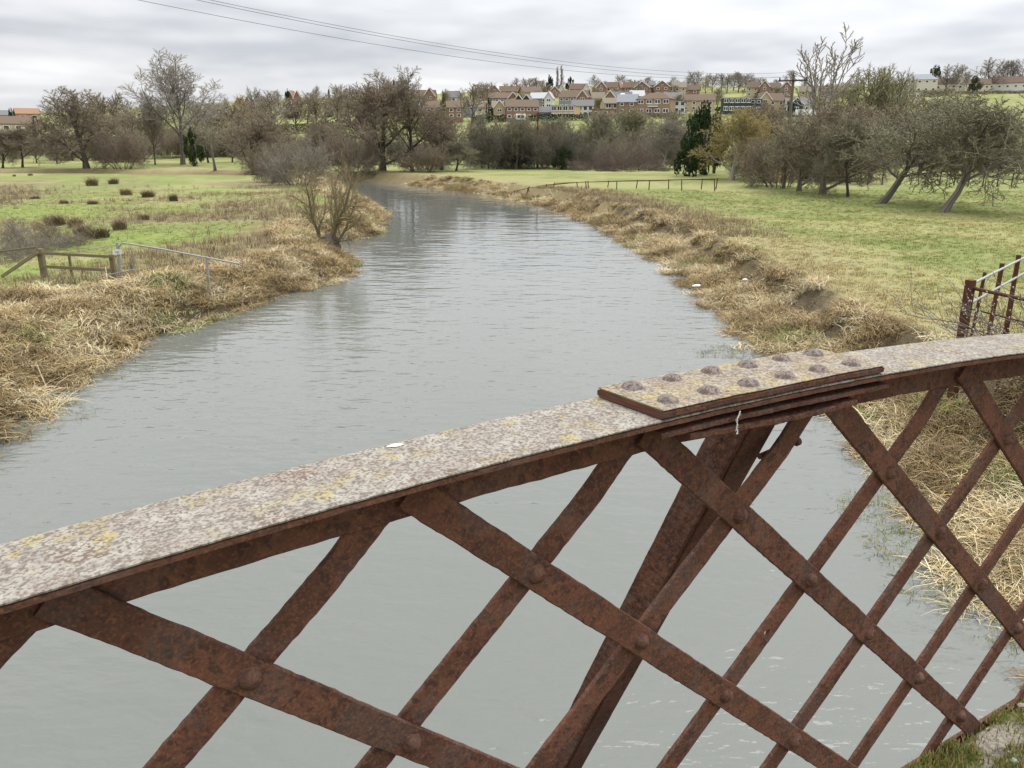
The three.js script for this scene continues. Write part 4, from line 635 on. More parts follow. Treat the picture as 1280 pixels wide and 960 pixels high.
//@@BUILT
// ---------------------------------------------------------------- houses on the valley side
const speck = (seed, a, b, sx, sy) => colourTex(128, (u, v) => mix3(a, b, fbm(u * sx, v * sy, seed, 3, 0)));
M.wall = { brick: std({ map: speck(801, [.19, .112, .080], [.27, .168, .122], 30, 40) }), orange: std({ map: speck(803, [.22, .145, .098], [.30, .205, .145], 30, 40) }), tan: std({ map: speck(805, [.36, .27, .17], [.46, .36, .24], 30, 40) }), cream: std({ map: speck(807, [.52, .47, .37], [.60, .55, .45], 9, 9) }), white: std({ map: speck(809, [.52, .51, .47], [.62, .61, .57], 9, 9) }), grey: std({ map: speck(811, [.20, .20, .20], [.28, .28, .28], 9, 20) }), dark: std({ map: speck(813, [.035, .040, .046], [.06, .066, .072], 9, 30) }) };
M.roof = { brown: std({ map: speck(821, [.090, .064, .046], [.155, .114, .084], 12, 44) }), grey: std({ map: speck(823, [.10, .10, .10], [.17, .165, .16], 12, 44) }), slate: std({ map: speck(825, [.15, .165, .18], [.23, .245, .26], 12, 44), roughness: .6 }), red: std({ map: speck(827, [.20, .115, .078], [.28, .165, .115], 12, 44) }), solar: std({ map: speck(829, [.26, .265, .275], [.38, .385, .395], 12, 44), roughness: .5 }), moss: std({ map: speck(831, [.13, .115, .085], [.21, .18, .135], 12, 44) }) };
M.glass = new THREE.MeshStandardMaterial({ color: rgb(.03, .036, .042), roughness: .08, side: THREE.DoubleSide });
M.trim = std({ color: rgb(.74, .74, .72), roughness: .6 });
M.doorPaint = std({ color: rgb(.22, .20, .19), roughness: .6 });
function roofBody(par, kind, w, d, e, rdg, wall, roof, x0 = 0, z0 = 0, foot = -2.5, trim = true) {
  const b = new MB(), hw = w / 2, hd = d / 2, X = x0, Z = z0, o = .35, th = .16;
  b.quad([X - hw, foot, Z + hd], [X + hw, foot, Z + hd], [X + hw, e, Z + hd], [X - hw, e, Z + hd], w, e - foot); b.quad([X + hw, foot, Z - hd], [X - hw, foot, Z - hd], [X - hw, e, Z - hd], [X + hw, e, Z - hd], w, e - foot);
  b.quad([X + hw, foot, Z + hd], [X + hw, foot, Z - hd], [X + hw, e, Z - hd], [X + hw, e, Z + hd], d, e - foot); b.quad([X - hw, foot, Z - hd], [X - hw, foot, Z + hd], [X - hw, e, Z + hd], [X - hw, e, Z - hd], d, e - foot);
  if (kind === 'x') { b.tri([X + hw, e, Z + hd], [X + hw, e, Z - hd], [X + hw, rdg, Z]); b.tri([X - hw, e, Z - hd], [X - hw, e, Z + hd], [X - hw, rdg, Z]); }
  if (kind === 'z') { b.tri([X - hw, e, Z + hd], [X + hw, e, Z + hd], [X, rdg, Z + hd]); b.tri([X + hw, e, Z - hd], [X - hw, e, Z - hd], [X, rdg, Z - hd]); }
  part(par, 'wall', b.geo(), wall);
  const r = new MB();
  const slab = (P) => { r.quad(...P, 4, 3); const Q = P.map((p) => [p[0], p[1] - th, p[2]]); r.quad(Q[3], Q[2], Q[1], Q[0], 4, 3); for (let k = 0; k < 4; k++) r.quad(Q[k], Q[(k + 1) % 4], P[(k + 1) % 4], P[k], 3, th); };
  const up = th + .02;
  if (kind === 'x') { const s = (rdg - e) / hd, y = e - s * o + up; for (const g of [1, -1]) slab(g > 0 ? [[X - hw - o, y, Z + hd + o], [X + hw + o, y, Z + hd + o], [X + hw + o, rdg + up, Z], [X - hw - o, rdg + up, Z]] : [[X + hw + o, y, Z - hd - o], [X - hw - o, y, Z - hd - o], [X - hw - o, rdg + up, Z], [X + hw + o, rdg + up, Z]]); }
  else if (kind === 'z') { const s = (rdg - e) / hw, y = e - s * o + up; for (const g of [1, -1]) slab(g > 0 ? [[X + hw + o, y, Z + hd + o], [X + hw + o, y, Z - hd - o], [X, rdg + up, Z - hd - o], [X, rdg + up, Z + hd + o]] : [[X - hw - o, y, Z - hd - o], [X - hw - o, y, Z + hd + o], [X, rdg + up, Z + hd + o], [X, rdg + up, Z - hd - o]]); }
  else if (kind === 'h' || kind === 'p') { const q = kind === 'p' ? 0 : Math.max(0, hw - hd * .9), A = [X - hw - o, e + .05, Z + hd + o], Bq = [X + hw + o, e + .05, Z + hd + o], C = [X + hw + o, e + .05, Z - hd - o], E = [X - hw - o, e + .05, Z - hd - o], R1 = [X - q, rdg + .1, Z], R2 = [X + q, rdg + .1, Z]; r.quad(A, Bq, R2, R1, 4, 3); r.quad(C, E, R1, R2, 4, 3); r.tri(Bq, C, R2); r.tri(E, A, R1); r.quad(E, C, Bq, A); }
  else r.box(X - hw - .3, X + hw + .3, e, e + .28, Z - hd - .3, Z + hd + .3);
  const R = part(par, 'roof', r.geo(), roof);
  if (trim && kind === 'z') { const t = new MB(), s = (rdg - e) / hw; for (const g of [1, -1]) { const A = [X + g * (hw + o + .02), e - s * o + up, Z + hd + o + .02], C = [X, rdg + up + .04, Z + hd + o + .02], dn = .34; const P = [A, C, [C[0], C[1] - dn, C[2]], [A[0], A[1] - dn, A[2]]]; t.quad(...P); t.quad(...P.map((p) => [p[0], p[1], p[2] + .06])); } part(R, 'bargeboard', t.geo(), M.trim); }
  return R;
}
const winG = new THREE.BoxGeometry(1, 1, .1), paneG = new THREE.BoxGeometry(1, 1, .05);
function window_(par, x, y, z, w, h, name = 'window') { const f = part(par, name, winG, M.trim); f.position.set(x, y, z); f.scale.set(w, h, 1); const n = w > 1.7 ? 2 : 1; for (let k = 0; k < n; k++) { const p = part(f, 'pane', paneG, M.glass); p.position.set(((k + .5) / n - .5) * .96, 0, .05); p.scale.set(.76 / n, .74, 1); } }
const HOUSE_GROUP = 'houses on the hillside estate';
function house(u, v, D, wp, kind, e, rdg, wall, roof, label, o = {}) {
  const w = wpx(wp, D), y = heightAt(v, D), x = eastOf(u, D, y), d = o.deep ?? Math.max(6, Math.min(9, w * .8));
  const t = thing(o.name ?? 'house', label, 'house', o.group, [x, y, -D], Math.atan2(-x, D) + (o.turn ?? (h2(u, v, 9) - .5) * .7));
  const R = roofBody(t, kind, w, d, e, rdg, M.wall[wall], M.roof[roof], 0, -d / 2);
  const rows = e > 4 ? 2 : 1, n = Math.max(1, Math.round(w / (o.pitch ?? 3.6))), ww = o.ww ?? 1.5, wh = o.wh ?? 1.15;
  for (let s = 0; s < rows; s++) for (let k = 0; k < n; k++) { if (o.door === k && s === 0) { const q = part(t, 'door', winG, M.doorPaint); q.position.set(((k + .5) / n - .5) * w, 1.0, .02); q.scale.set(1, 2, 1); continue; } window_(t, ((k + .5) / n - .5) * w, rows === 2 ? (s ? e - .95 : 1.35) : Math.min(1.4, e - 1), .03, Math.min(ww, w / n * .8), wh); }
  if (kind === 'z' && rdg - e > 1.6 && o.attic) window_(t, 0, e + .5, .03, 1, .9);
  if (o.wing) { const [dx, ww2, we, wr, wm] = o.wing; const g = new THREE.Group(); roofBody(g, 'z', ww2, d * .5 + 1.2, we, wr, M.wall[wm], M.roof[roof], dx, -d * .25 + .6); for (const c of [...g.children]) { c.name = c.name === 'wall' ? 'gable_wall' : 'gable_roof'; t.add(c); } for (let s = 0; s < (we > 4 ? 2 : 1); s++) window_(t, dx, s ? we - .9 : 1.35, 1.24, Math.min(1.8, ww2 * .55), 1.1); }
  if (o.chimney) { const b = new MB(); b.box(-.35 + o.chimney, .35 + o.chimney, rdg - 1, rdg + 1.1, -d / 2 - .3, -d / 2 + .3); part(R, 'chimney', b.geo(), M.wall.brick); }
  if (o.extra) o.extra(t, w, d, R);
  return t;
}
const PL = { }, g1 = 'brick houses with white gable boards', g2 = 'brown roofed houses of the upper rows';
house(613, 150, 335, 38, 'x', 4.6, 7.0, 'cream', 'moss', 'cream house with yellowish front gable at the left end of the estate', { wing: [3.6, 4.6, 4.4, 7.2, 'tan'], pitch: 3.4 });
house(653, 150, 332, 40, 'x', 4.8, 7.4, 'brick', 'brown', 'red brick semi with white ground floor bay above the field', { pitch: 2.6, door: 2, extra: (t, w) => { const b = new MB(); b.box(-2.6, 1.2, 0, 2.3, 0, 1.1); part(t, 'bay', b.geo(), M.trim); window_(t, -.7, 1.2, 1.13, 3, 1.4); } });
house(681, 149, 336, 20, 'x', 2.6, 4.6, 'grey', 'grey', 'low grey bungalow between the brick semi and the glazed house', { pitch: 4 });
house(703, 149, 332, 30, 'f', 4.9, 5.2, 'tan', 'solar', 'flat roofed glazed house with tan brick piers', { pitch: 2.4, ww: 2.0, wh: 1.9 });
house(728, 147, 340, 26, 'x', 4.4, 6.6, 'white', 'grey', 'house with a full width white conservatory', { pitch: 2, ww: 1.7, wh: 1.8 });
house(751, 146, 334, 24, 'f', 2.7, 3, 'orange', 'moss', 'low flat roofed orange brick building below the conservatory house', { pitch: 3.6 });
house(765, 143, 345, 20, 'x', 4.2, 6.2, 'tan', 'moss', 'tan house with a tall glazed bay beside the red brick house', { pitch: 3, ww: 2.2, wh: 1.9 });
house(783, 143, 338, 24, 'x', 4.7, 7.4, 'brick', 'slate', 'red brick house with slate blue roof beside the balcony house', { pitch: 3.4 });
house(816, 143, 335, 42, 'h', 5.6, 8.0, 'orange', 'brown', 'large orange brick house with hipped roof and recessed balcony', { pitch: 3.2, ww: 2.2, wh: 1.5, extra: (t, w) => { const b = new MB(); b.box(-1.9, 1.9, 2.75, 2.95, 0, .9); part(t, 'balcony', b.geo(), M.trim); const r = new MB(); for (let k = 0; k <= 8; k++) r.box(-1.9 + k * .46, -1.84 + k * .46, 2.95, 3.8, .82, .88); r.box(-1.9, 1.9, 3.8, 3.87, .81, .89); part(t, 'balcony_railing', r.geo(), M.trim); } });
house(849, 142, 345, 14, 'f', 4.7, 5, 'white', 'grey', 'small white bay fronted house right of the balcony house', { pitch: 2, ww: 1.7, wh: 1.8 });
house(628, 137, 385, 34, 'x', 4.8, 7.2, 'grey', 'brown', 'long brown roofed house with white upper windows above the cream house', { pitch: 2.4, wing: [4.6, 4.4, 4.8, 7.2, 'brick'] });
for (const [u, w] of [[648, 12], [658, 13]]) house(u, 137, 380, w, 'z', 3.6, 6.2, 'dark', 'grey', 'dark fronted twin gable with broad white boards', { group: 'twin dark gables' });
house(674, 136, 384, 24, 'x', 4.4, 6.8, 'grey', 'solar', 'house with pale solar panelled roof and white end gable', { wing: [4.4, 3.8, 4.4, 7, 'white'] });
house(715, 136, 384, 34, 'x', 4.9, 7.8, 'grey', 'brown', 'wide brown roofed house with white windows behind the glazed house', { pitch: 2.6, wing: [5.0, 4.6, 4.9, 7.6, 'brick'] });
house(745, 136, 388, 22, 'x', 4.4, 7.0, 'tan', 'moss', 'mossy roofed house behind the conservatory house', {});
house(762, 136, 386, 15, 'z', 4.4, 7.6, 'brick', 'moss', 'brick gable fronted house with white boards in the middle row', {});
house(778, 134, 392, 22, 'x', 4.2, 6.6, 'brick', 'grey', 'grey roofed house with a pale domed skylight', { extra: (t, w, d, R) => { const b = new THREE.SphereGeometry(1.1, 14, 8, 0, 6.283, 0, 1.5708); b.scale(1.3, .7, .8); const q = part(R, 'skylight', b, M.trim); q.position.set(0, 5.2, -1.6); } });
house(797, 132, 400, 17, 'x', 4.2, 6.6, 'white', 'solar', 'white house with light panelled roof behind the balcony house', {});
house(834, 137, 385, 34, 'x', 4.6, 7.2, 'grey', 'grey', 'long grey roofed house behind the balcony house', {});
house(872, 139, 380, 40, 'x', 4.4, 7.0, 'tan', 'brown', 'brown roofed house half hidden by the ivy smothered tree', {});
for (const [u, v, w, wl] of [[618, 126, 14, 'brick'], [693, 127, 15, 'brick'], [751, 121, 13, 'brick'], [802, 121, 19, 'brick'], [827, 120, 19, 'brick'], [955, 120, 12, 'brick'], [982, 121, 13, 'brick'], [1032, 124, 16, 'brick']]) house(u, v, 445, w, 'z', 4.6, 7.4, wl, 'brown', 'brick house with white boarded front gable in the top row', { group: g1, attic: true });
for (const [u, v, w] of [[635, 126, 20], [668, 127, 28], [722, 123, 18], [764, 121, 14], [787, 121, 16], [846, 121, 22], [863, 124, 20], [940, 121, 14], [968, 122, 16], [1008, 126, 18], [1046, 126, 20]]) house(u, v, 450, w, 'x', 4.6, 7.2, u % 2 ? 'brick' : 'tan', u % 3 ? 'brown' : 'moss', 'house with plain brown roof in the top row', { group: g2, chimney: u % 2 ? 2 : 0 });
house(702, 125, 447, 9, 'z', 4.4, 7.4, 'cream', 'brown', 'narrow cream gabled house below the poplars', {});
house(733, 124, 440, 9, 'z', 4.4, 7.4, 'white', 'brown', 'narrow white gabled house beside the skyline trees', {});
house(775, 119, 455, 12, 'p', 3.4, 7.4, 'cream', 'red', 'cream house with pointed orange pyramid roof', {});
house(816, 119, 450, 7, 'x', 5, 7, 'white', 'grey', 'small white house between the two brick gables', {});
house(921, 140, 345, 34, 'f', 5.2, 5.5, 'dark', 'solar', 'black clad modern house with white roof and wide glazing', { pitch: 2.3, ww: 1.9, wh: 1.6 });
house(944, 140, 348, 13, 'f', 4.8, 5.1, 'dark', 'solar', 'black clad extension with white garage door', { pitch: 2 });
house(965, 140, 352, 30, 'x', 4.4, 7.2, 'tan', 'brown', 'tan brick house with gable beside the black clad house', { wing: [-3.4, 4.6, 5, 7.6, 'tan'] });
house(998, 140, 345, 30, 'x', 2.8, 5.4, 'cream', 'grey', 'cream bungalow with glazed white framed gable', { wing: [-1, 5, 3, 5.4, 'dark'], extra: (t) => { const b = new MB(); b.box(-5.4, 6, -1.2, .9, 2.4, 2.5); part(t, 'picket_wall', b.geo(), M.trim); } });
house(555, 149, 330, 46, 'x', 4.2, 6.6, 'brick', 'brown', 'brick terrace with brown roof behind the far bank willows', { pitch: 2.8 });
house(532, 134, 385, 22, 'x', 4.6, 7.2, 'white', 'brown', 'white and brick house behind the airy willow', { wing: [2, 5, 4.8, 8, 'brick'] });
house(567, 135, 390, 14, 'x', 4.6, 7.2, 'white', 'grey', 'white house right of the conifer cone', {});
house(594, 140, 360, 22, 'x', 3.0, 5.2, 'grey', 'moss', 'low grey house behind the tree at the estate end', {});
for (const [u, v, w] of [[363, 132, 9], [372, 132, 9], [299, 141, 13], [310, 139, 9], [283, 142, 12]]) house(u, v, 380, w, 'z', 3.4, 6.2, u === 283 ? 'cream' : 'brick', 'red', 'small gabled house with white boards among the left hand trees', { group: 'gabled houses among the left trees' });
house(265, 142, 330, 22, 'f', 3, 3.3, 'white', 'solar', 'long white flat roofed building behind the tallest bare tree', { pitch: 2.2 });
house(24, 165, 228, 40, 'x', 2.1, 3.9, 'cream', 'brown', 'cream bungalow with wide dark roof at the village edge', { pitch: 3.4 });
house(37, 151, 280, 26, 'x', 2.2, 3.8, 'tan', 'red', 'house with orange tiled roof above the village bungalow', {});
house(6, 153, 275, 16, 'x', 2.2, 3.6, 'grey', 'grey', 'grey house left of the orange roofed house', {});
house(1148, 115, 470, 40, 'h', 6.2, 9.2, 'cream', 'slate', 'large cream house with hipped slate roof on the hilltop', { pitch: 3.2, chimney: 6, wing: [-6.5, 4, 3, 4.6, 'white'] });
house(1128, 124, 430, 38, 'f', 3.0, 3.3, 'white', 'solar', 'low white glazed annexe below the slate roofed house', { pitch: 1.7, ww: 1.2, wh: 1.6 });
house(1182, 112, 480, 26, 'x', 3, 6, 'cream', 'brown', 'cream bungalow with brown roof next to the slate roofed house', { chimney: 4 });
house(1200, 112, 478, 11, 'z', 3.6, 7.4, 'cream', 'brown', 'cream gable end of the hilltop bungalow row', {});
house(1224, 112, 480, 24, 'x', 2.8, 5.6, 'cream', 'brown', 'cream bungalow half hidden by the round evergreen', {});
house(1264, 111, 480, 52, 'x', 3.2, 6.6, 'white', 'brown', 'long white terrace with brown roof behind the roadside trees', { pitch: 3.6, chimney: 3 });
house(985, 214, 88, 30, 'f', 1.9, 2.1, 'tan', 'grey', 'small brick pump house below the utility pole', { name: 'pump_house', pitch: 9, deep: 2 });
// ---------------------------------------------------------------- poles and wires
const insG = new THREE.CylinderGeometry(.05, .08, .22, 8);
function utilityPole(x, D, top, label, arm = true, turn = 0, m = M.poleWood, name = 'utility_pole', grp) {
  const y = ground(x, D), Hh = top - y, t = thing(name, label, 'pole', grp, [x, y - .2, -D], turn), b = new MB(); b.tube([V3(0, 0, 0), V3(0, Hh * .5, 0), V3(0, Hh + .2, 0)], [.17, .15, .12], 10, 1, 1); b.cap(V3(0, Hh + .2, 0), .12, V3(0, 1, 0)); part(t, 'shaft', b.geo(), m);
  if (arm) { const a = part(t, 'crossarm', new THREE.BoxGeometry(2.5, .13, .12), M.barkDark); a.position.set(0, Hh - .25, .14); for (const q of [-1.15, 0, 1.15]) { const i = part(a, 'insulator', insG, M.barkDark); i.position.set(q, q ? .17 : .52, 0); } const l = part(t, 'lower_arm', new THREE.BoxGeometry(1.9, .11, .1), M.barkDark); l.position.set(-.6, Hh - 4.6, .15); for (const q of [-.85, -.3]) { const s = part(l, 'switch_box', new THREE.BoxGeometry(.16, .45, .16), M.barkDark); s.position.set(q, .02, .06); } const tr = part(t, 'transformer', new THREE.CylinderGeometry(.25, .25, .9, 10), M.galv); tr.position.set(-.35, Hh - 6.6, .22); }
  return t;
}
{
  const x1 = eastOf(992, 78, 10.6), P1 = [x1, 10.75, 78], P0 = [x1 - 55, 13.7, 20], turn = -.55;
  utilityPole(P1[0], P1[2], 10.75, 'wooden utility pole with crossarm and insulators rising from the thicket', true, turn);
  utilityPole(P0[0], P0[2], 13.7, 'utility pole carrying the overhead wires beyond the left bank', true, turn);
  for (const q of [-1.15, 0, 1.15]) {
    const b = new MB(), pts = [], R = []; for (let k = 0; k <= 60; k++) { const t = k / 60, dy = q ? 0 : .35; pts.push(V3(lerp(P1[0], P0[0], t) + q * Math.cos(turn), 10.65 - 6.0 * t + 9.0 * t * t + dy, -lerp(P1[2], P0[2], t) - q * Math.sin(turn))); R.push(.0095); }
    b.tube(pts, R, 5); single('overhead_wire', b.geo(), std({ color: rgb(.07, .07, .075), roughness: .6 }), 'thin dark overhead wire sagging between the poles', 'wire', 'overhead wires');
  }
  const xb = eastOf(672, 129, 5); utilityPole(xb, 129, heightAt(141, 129), 'slim rust brown pole standing on the far meadow edge', false, 0, M.rustPole, 'marker_pole');
}
// ---------------------------------------------------------------- post and rail fence on the far meadow
{
  const at = (u, v, D) => [eastOf(u, D, heightAt(v, D)), heightAt(v, D), D];
  const fence = thing('rail_fence', 'old thin post and rail fence with leaning posts across the far meadow', 'fence', null, [0, 0, 0]);
  const rows = [[[643, 239, 80.5], [660, 235.5, 80], [683, 231, 79.5], [735, 227, 79]], [[683, 232, 81.5], [721, 228, 80.5], [761, 226.5, 79.5], [797, 225.5, 78.5], [836, 224.8, 77.5], [878, 224, 76.8], [897, 223.6, 76.5]], [[693, 229, 78.6], [732, 227.6, 77.6], [771, 226.8, 76.6], [812, 226, 75.6], [852, 225, 74.8], [893, 224.5, 74]]], r = rng(66);
  for (const row of rows) { const P = row.map(([u, v, D]) => at(u, v, D)); P.forEach((p, k) => { const b = new MB(), g = ground(p[0], p[2]) - .15, lx = (r() - .5) * .22; b.tube([V3(p[0] + lx, g, -p[2]), V3(p[0], p[1] + .06, -p[2])], [.05, .045], 6); b.cap(V3(p[0], p[1] + .06, -p[2]), .045, V3(0, 1, 0)); part(fence, 'post', b.geo(), M.rustPole); if (k) { const q = P[k - 1], c = new MB(); c.bar(V3(q[0], q[1], -q[2]), V3(p[0], p[1], -p[2]), .028, 6); part(fence, 'rail', c.geo(), M.rustPole); } }); }
  for (const [u0, v0, u1, v1] of [[655, 248, 662, 233], [664, 246, 660, 234]]) { const p = at(u0, v0, 79.5), q = at(u1, v1, 80), b = new MB(); b.bar(V3(p[0], p[1] - .1, -p[2]), V3(q[0], q[1], -q[2]), .045, 6); part(fence, 'leaning_post', b.geo(), M.rustPole); }
  // stock fence behind the thorns
  const f2 = thing('stock_fence', 'wire stock fence on dark posts behind the leaning thorns', 'fence', null); let prev = null;
  for (let k = 0; k < 12; k++) { const u = 1085 + k * 18, D = 84 - k * .4, x = eastOf(u, D, 1.5), g = ground(x, D), b = new MB(); b.tube([V3(x, g - .1, -D), V3(x + .03, g + 1.35, -D)], [.06, .055], 6); part(f2, 'post', b.geo(), M.barkDark); if (prev) for (const h of [.35, .7, 1.05, 1.25]) { const c = new MB(); c.tube([V3(prev[0], prev[1] + h, -prev[2]), V3(x, g + h, -D)], [.008, .008], 4); part(f2, 'wire', c.geo(), M.galv); } prev = [x, g, D]; }
}
// white railing in the thicket by the pump house
{ const f = thing('pipe_railing', 'pale horizontal pipe railing seen through the thicket', 'railing', null); const D = 90; for (const [u0, u1, v] of [[958, 1060, 177], [962, 1010, 193]]) { const b = new MB(); b.bar(V3(eastOf(u0, D, 4), heightAt(v, D), -D), V3(eastOf(u1, D, 4), heightAt(v, D), -D), .06, 6); part(f, 'rail', b.geo(), M.galv); } for (const u of [965, 1005, 1055]) { const x = eastOf(u, D, 3), b = new MB(); b.bar(V3(x, ground(x, D) - .1, -D - .13), V3(x, heightAt(176, D), -D - .13), .05, 6); part(f, 'post', b.geo(), M.galv); } }
// ---------------------------------------------------------------- left bank: timber fence, tube gate, notice
{
  const at = (u, v, D) => V3(eastOf(u, D, heightAt(v, D)), heightAt(v, D), -D);
  const w = thing('timber_fence', 'mossy timber fence with diagonal brace at the river gate', 'fence', null);
  const beam = (A, C, tw, th, name) => { const d = V3().subVectors(C, A), len = d.length(), g = new THREE.BoxGeometry(tw, len, th), o = part(w, name, g, M.oldWood); o.position.copy(A).lerp(C, .5); o.quaternion.setFromUnitVectors(V3(0, 1, 0), d.normalize()); };
  const post = (u, vt, D, tw) => { const t = at(u, vt, D), b = t.clone(); b.y = ground(t.x, D) - .2; beam(b, t, tw, tw, 'post'); };
  post(50, 311, 28.3, .17); post(139, 318, 28.4, .13); post(86, 317, 28.5, .07);
  beam(at(44, 316, 28.2), at(140, 321, 28.3), .09, .05, 'rail'); beam(at(52, 333, 28.2), at(140, 338, 28.3), .10, .05, 'rail'); beam(at(2, 346, 27.9), at(47, 315.5, 28.15), .10, .07, 'brace'); beam(at(-30, 318, 28.6), at(46, 309, 28.3), .06, .05, 'rail');
  const g = thing('tube_gate', 'galvanised tube gate sloping down to the water with posts', 'gate', null);
  const tube = (P, r, name) => { const b = new MB(); b.tube(P, P.map(() => r), 8); b.cap(P[P.length - 1], r, V3().subVectors(P[P.length - 1], P[P.length - 2]).normalize()); part(g, name, b.geo(), M.galv); };
  const pp = at(146, 303, 28.3); tube([V3(pp.x, ground(pp.x, 28.3) - .1, pp.z), pp], .045, 'post');
  tube([at(149, 340, 28.3), at(149, 309, 28.3), at(151, 305, 28.3), at(156, 304, 28.3), at(200, 311, 27.9), at(258, 322, 27.2), at(300, 330, 26.7)], .028, 'top_tube');
  tube([at(124, 346, 28.2), at(168, 337, 28.1)], .022, 'lower_tube'); const p2 = at(258, 321, 27.2); tube([V3(p2.x, ground(p2.x, 27.2) - .1, p2.z), p2], .04, 'post');
  for (const [u, v] of [[160, 305], [164, 306]]) tube([at(u, v, 28.2), at(u + 7, v + 32, 28.1)], .007, 'wire');
  tube([at(96, 314, 28.5), at(146, 306, 28.3)], .012, 'wire');
  const s = thing('notice_board', 'small white notice tied to the gate post', 'sign', null, at(146.5, 315, 28.2).toArray(), .1); s.rotation.z = .1;
  part(s, 'panel', new THREE.BoxGeometry(.27, .17, .012), M.white); const pr = part(s, 'print', new THREE.BoxGeometry(.11, .07, .004), std({ color: rgb(.33, .36, .50) })); pr.position.set(.01, -.01, .009);
  // bramble thicket at the left edge
  for (const [u, D, hh, ww] of [[-8, 33, 1.5, 4.2], [42, 36, 1.25, 3.8], [80, 38.5, 1.0, 3.2]]) plantTree('mound', 75, u, D, hh, ww, M.barkDark, u > 60 ? tg.brown : tg.grey, 'tangled leafless bramble behind the timber fence', 'brambles behind the timber fence', { name: 'bramble', cat: 'bush', turn: u });
}
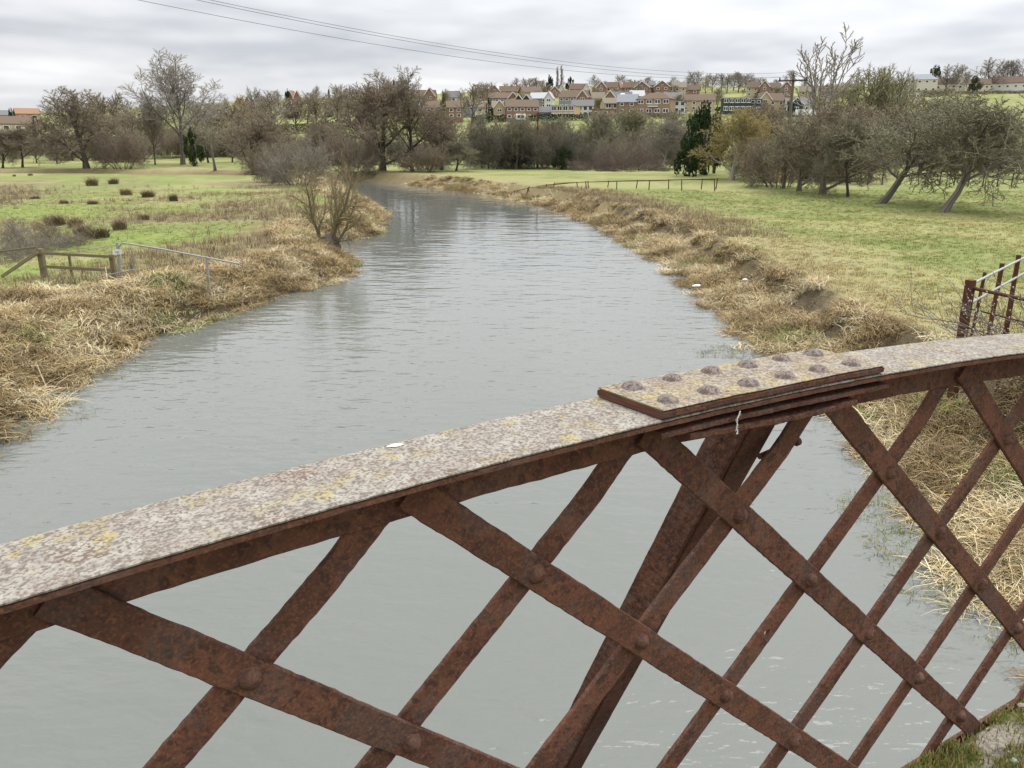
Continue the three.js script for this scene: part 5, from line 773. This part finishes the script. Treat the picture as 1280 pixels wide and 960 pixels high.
// ---------------------------------------------------------------- right bank: rusty fence, pale tubes, budding shrub, litter
{
  const t = thing('iron_fence', 'rusty iron fence with square post and galvanised tubes at the bridge end', 'fence', null), D = 16, x = eastOf(1210.5, D, 2.6), top = heightAt(350, D), gy = ground(x, D);
  const pg = new THREE.BoxGeometry(.14, top - gy + .3, .14), p = part(t, 'square_post', pg, M.rustPole); p.position.set(x, (top + gy - .3) / 2, -D); p.rotation.y = .45;
  const bar = (A, C, r, m, name) => { const b = new MB(); b.bar(A, C, r, 8); part(t, name, b.geo(), m); };
  bar(V3(x + .05, 2.76, -16), V3(10.0, 2.72, -13), .035, M.rustPole, 'rail'); bar(V3(x + .05, 2.36, -16), V3(10.0, 2.3, -13), .018, M.rustPole, 'rail'); bar(V3(x + .05, 1.98, -16), V3(10.0, 1.9, -13), .018, M.rustPole, 'rail');
  bar(V3(x + .06, 2.83, -16.05), V3(13.2, 2.78, -21), .026, M.galv, 'tube'); bar(V3(x + .06, 2.43, -16.05), V3(13.2, 2.36, -21), .026, M.galv, 'tube');
  for (const [q, th, lean] of [[.2, .035, .1], [.45, .05, .05], [.72, .055, .0]]) { const px = lerp(x, 13.2, q), pD = lerp(16, 21, q), g = ground(px, pD); bar(V3(px - lean, g - .1, -pD - .06), V3(px, 2.9, -pD - .06), th, M.rustPole, 'picket'); }
  for (const q of [.3, .62]) { const px = lerp(x, 10, q), pD = lerp(16, 13, q), g = ground(px, pD); bar(V3(px, g - .1, -pD), V3(px, 2.7, -pD), .03, M.rustPole, 'picket'); }
  // shrub
  const r = rng(919), W = new MB(), Bd = new MB(), base = [9.9, ground(9.9, 14.4), 14.4];
  const bud = (c, s) => { const g = new THREE.IcosahedronGeometry(s, 0), P = g.attributes.position; for (let k = 0; k < P.count; k += 3) Bd.tri([c.x + P.getX(k), c.y + P.getY(k) * 1.3, c.z + P.getZ(k)], [c.x + P.getX(k + 1), c.y + P.getY(k + 1) * 1.3, c.z + P.getZ(k + 1)], [c.x + P.getX(k + 2), c.y + P.getY(k + 2) * 1.3, c.z + P.getZ(k + 2)]); };
  const stem = (p, d, len, rad, lvl) => { const P = [p], R = [rad], n = lvl ? 4 : 7; d = d.clone(); for (let k = 1; k <= n; k++) { d.add(V3((r() - .5) * .5, (r() - .5) * .45 - (lvl ? 0 : .07), (r() - .5) * .5)).normalize(); P.push(P[k - 1].clone().addScaledVector(d, len / n)); R.push(Math.max(.0042, rad * (1 - .8 * k / n))); if (r() < (lvl ? .3 : .12)) bud(P[k].clone().add(V3((r() - .5) * .03, .012, (r() - .5) * .03)), .006 + r() * .008); if (lvl < 2) for (let q = 0; q < (lvl ? (r() < .6 ? 1 : 0) : 2); q++) stem(P[k - 1].clone().lerp(P[k], r()), d.clone().add(V3((r() - .5) * 1.6, (r() - .3) * 1.3, (r() - .5) * 1.6)).normalize(), len * (lvl ? .42 : .34) * (.6 + r() * .7), R[k] * .7, lvl + 1); } bud(P[n], .010); W.tube(P, R, 4); };
  for (let k = 0; k < 11; k++) stem(V3(base[0] + (r() - .5) * 1.3, base[1] - .05, -base[2] + (r() - .5) * 1.6), V3(-.55 - r() * .9, .35 + r() * .95, (r() - .5) * .8).normalize(), 1.6 + r() * 1.0, .016 + r() * .010, 0);
  const sb = thing('blackthorn_bush', 'spiny leafless bush with pale buds growing through the iron fence', 'bush', null); part(sb, 'branches', W.geo(), twigMat(.15, .12, .10)); const bd = part(sb, 'buds', Bd.geo(), twigMat(.42, .42, .34)); bd.userData.kind = 'stuff';
  // litter
  const lg = (s) => { const g = new THREE.IcosahedronGeometry(.085, 2), P = g.attributes.position; for (let m = 0; m < P.count; m++) { const a = P.getX(m), b = P.getY(m), c = P.getZ(m), q = .6 + .9 * fbm(a * 14 + s, b * 14 + c * 11, 971, 2); P.setXYZ(m, a * q * 1.6, b * q * .6, c * q); } g.computeVertexNormals(); return g; };
  for (const [u, v, label] of [[871, 358, 'crumpled white plastic litter at the water edge'], [931, 357, 'small white litter scrap caught in the bank reeds']]) { const k = (480 - v) / FOCAL, Dd = (EYE - .35) / -((k * CP - SP) / (CP + k * SP)), lx = eastOf(u, Dd, .4), o = single('plastic_litter', lg(u), M.white, label, 'litter'); o.position.set(lx, Math.max(.05, ground(lx, Dd)) + .32, -Dd); if (u > 900) o.scale.setScalar(.7); }
  // crow in the willow top
  const bt = thing('crow', 'small black bird perched in the top of the airy willow', 'bird', null, [eastOf(514, 116, 15), heightAt(95, 116), -116], .6), bb = new MB(); bb.tube([V3(-.28, -.08, 0), V3(-.15, .02, 0), V3(0, .1, 0), V3(.12, .2, 0), V3(.2, .27, 0), V3(.26, .29, 0), V3(.36, .27, 0)], [.015, .06, .1, .09, .065, .055, .008], 8); part(bt, 'body', bb.geo(), std({ color: rgb(.02, .02, .022) }));
}
console.log('built');
renderer.render(scene, camera);
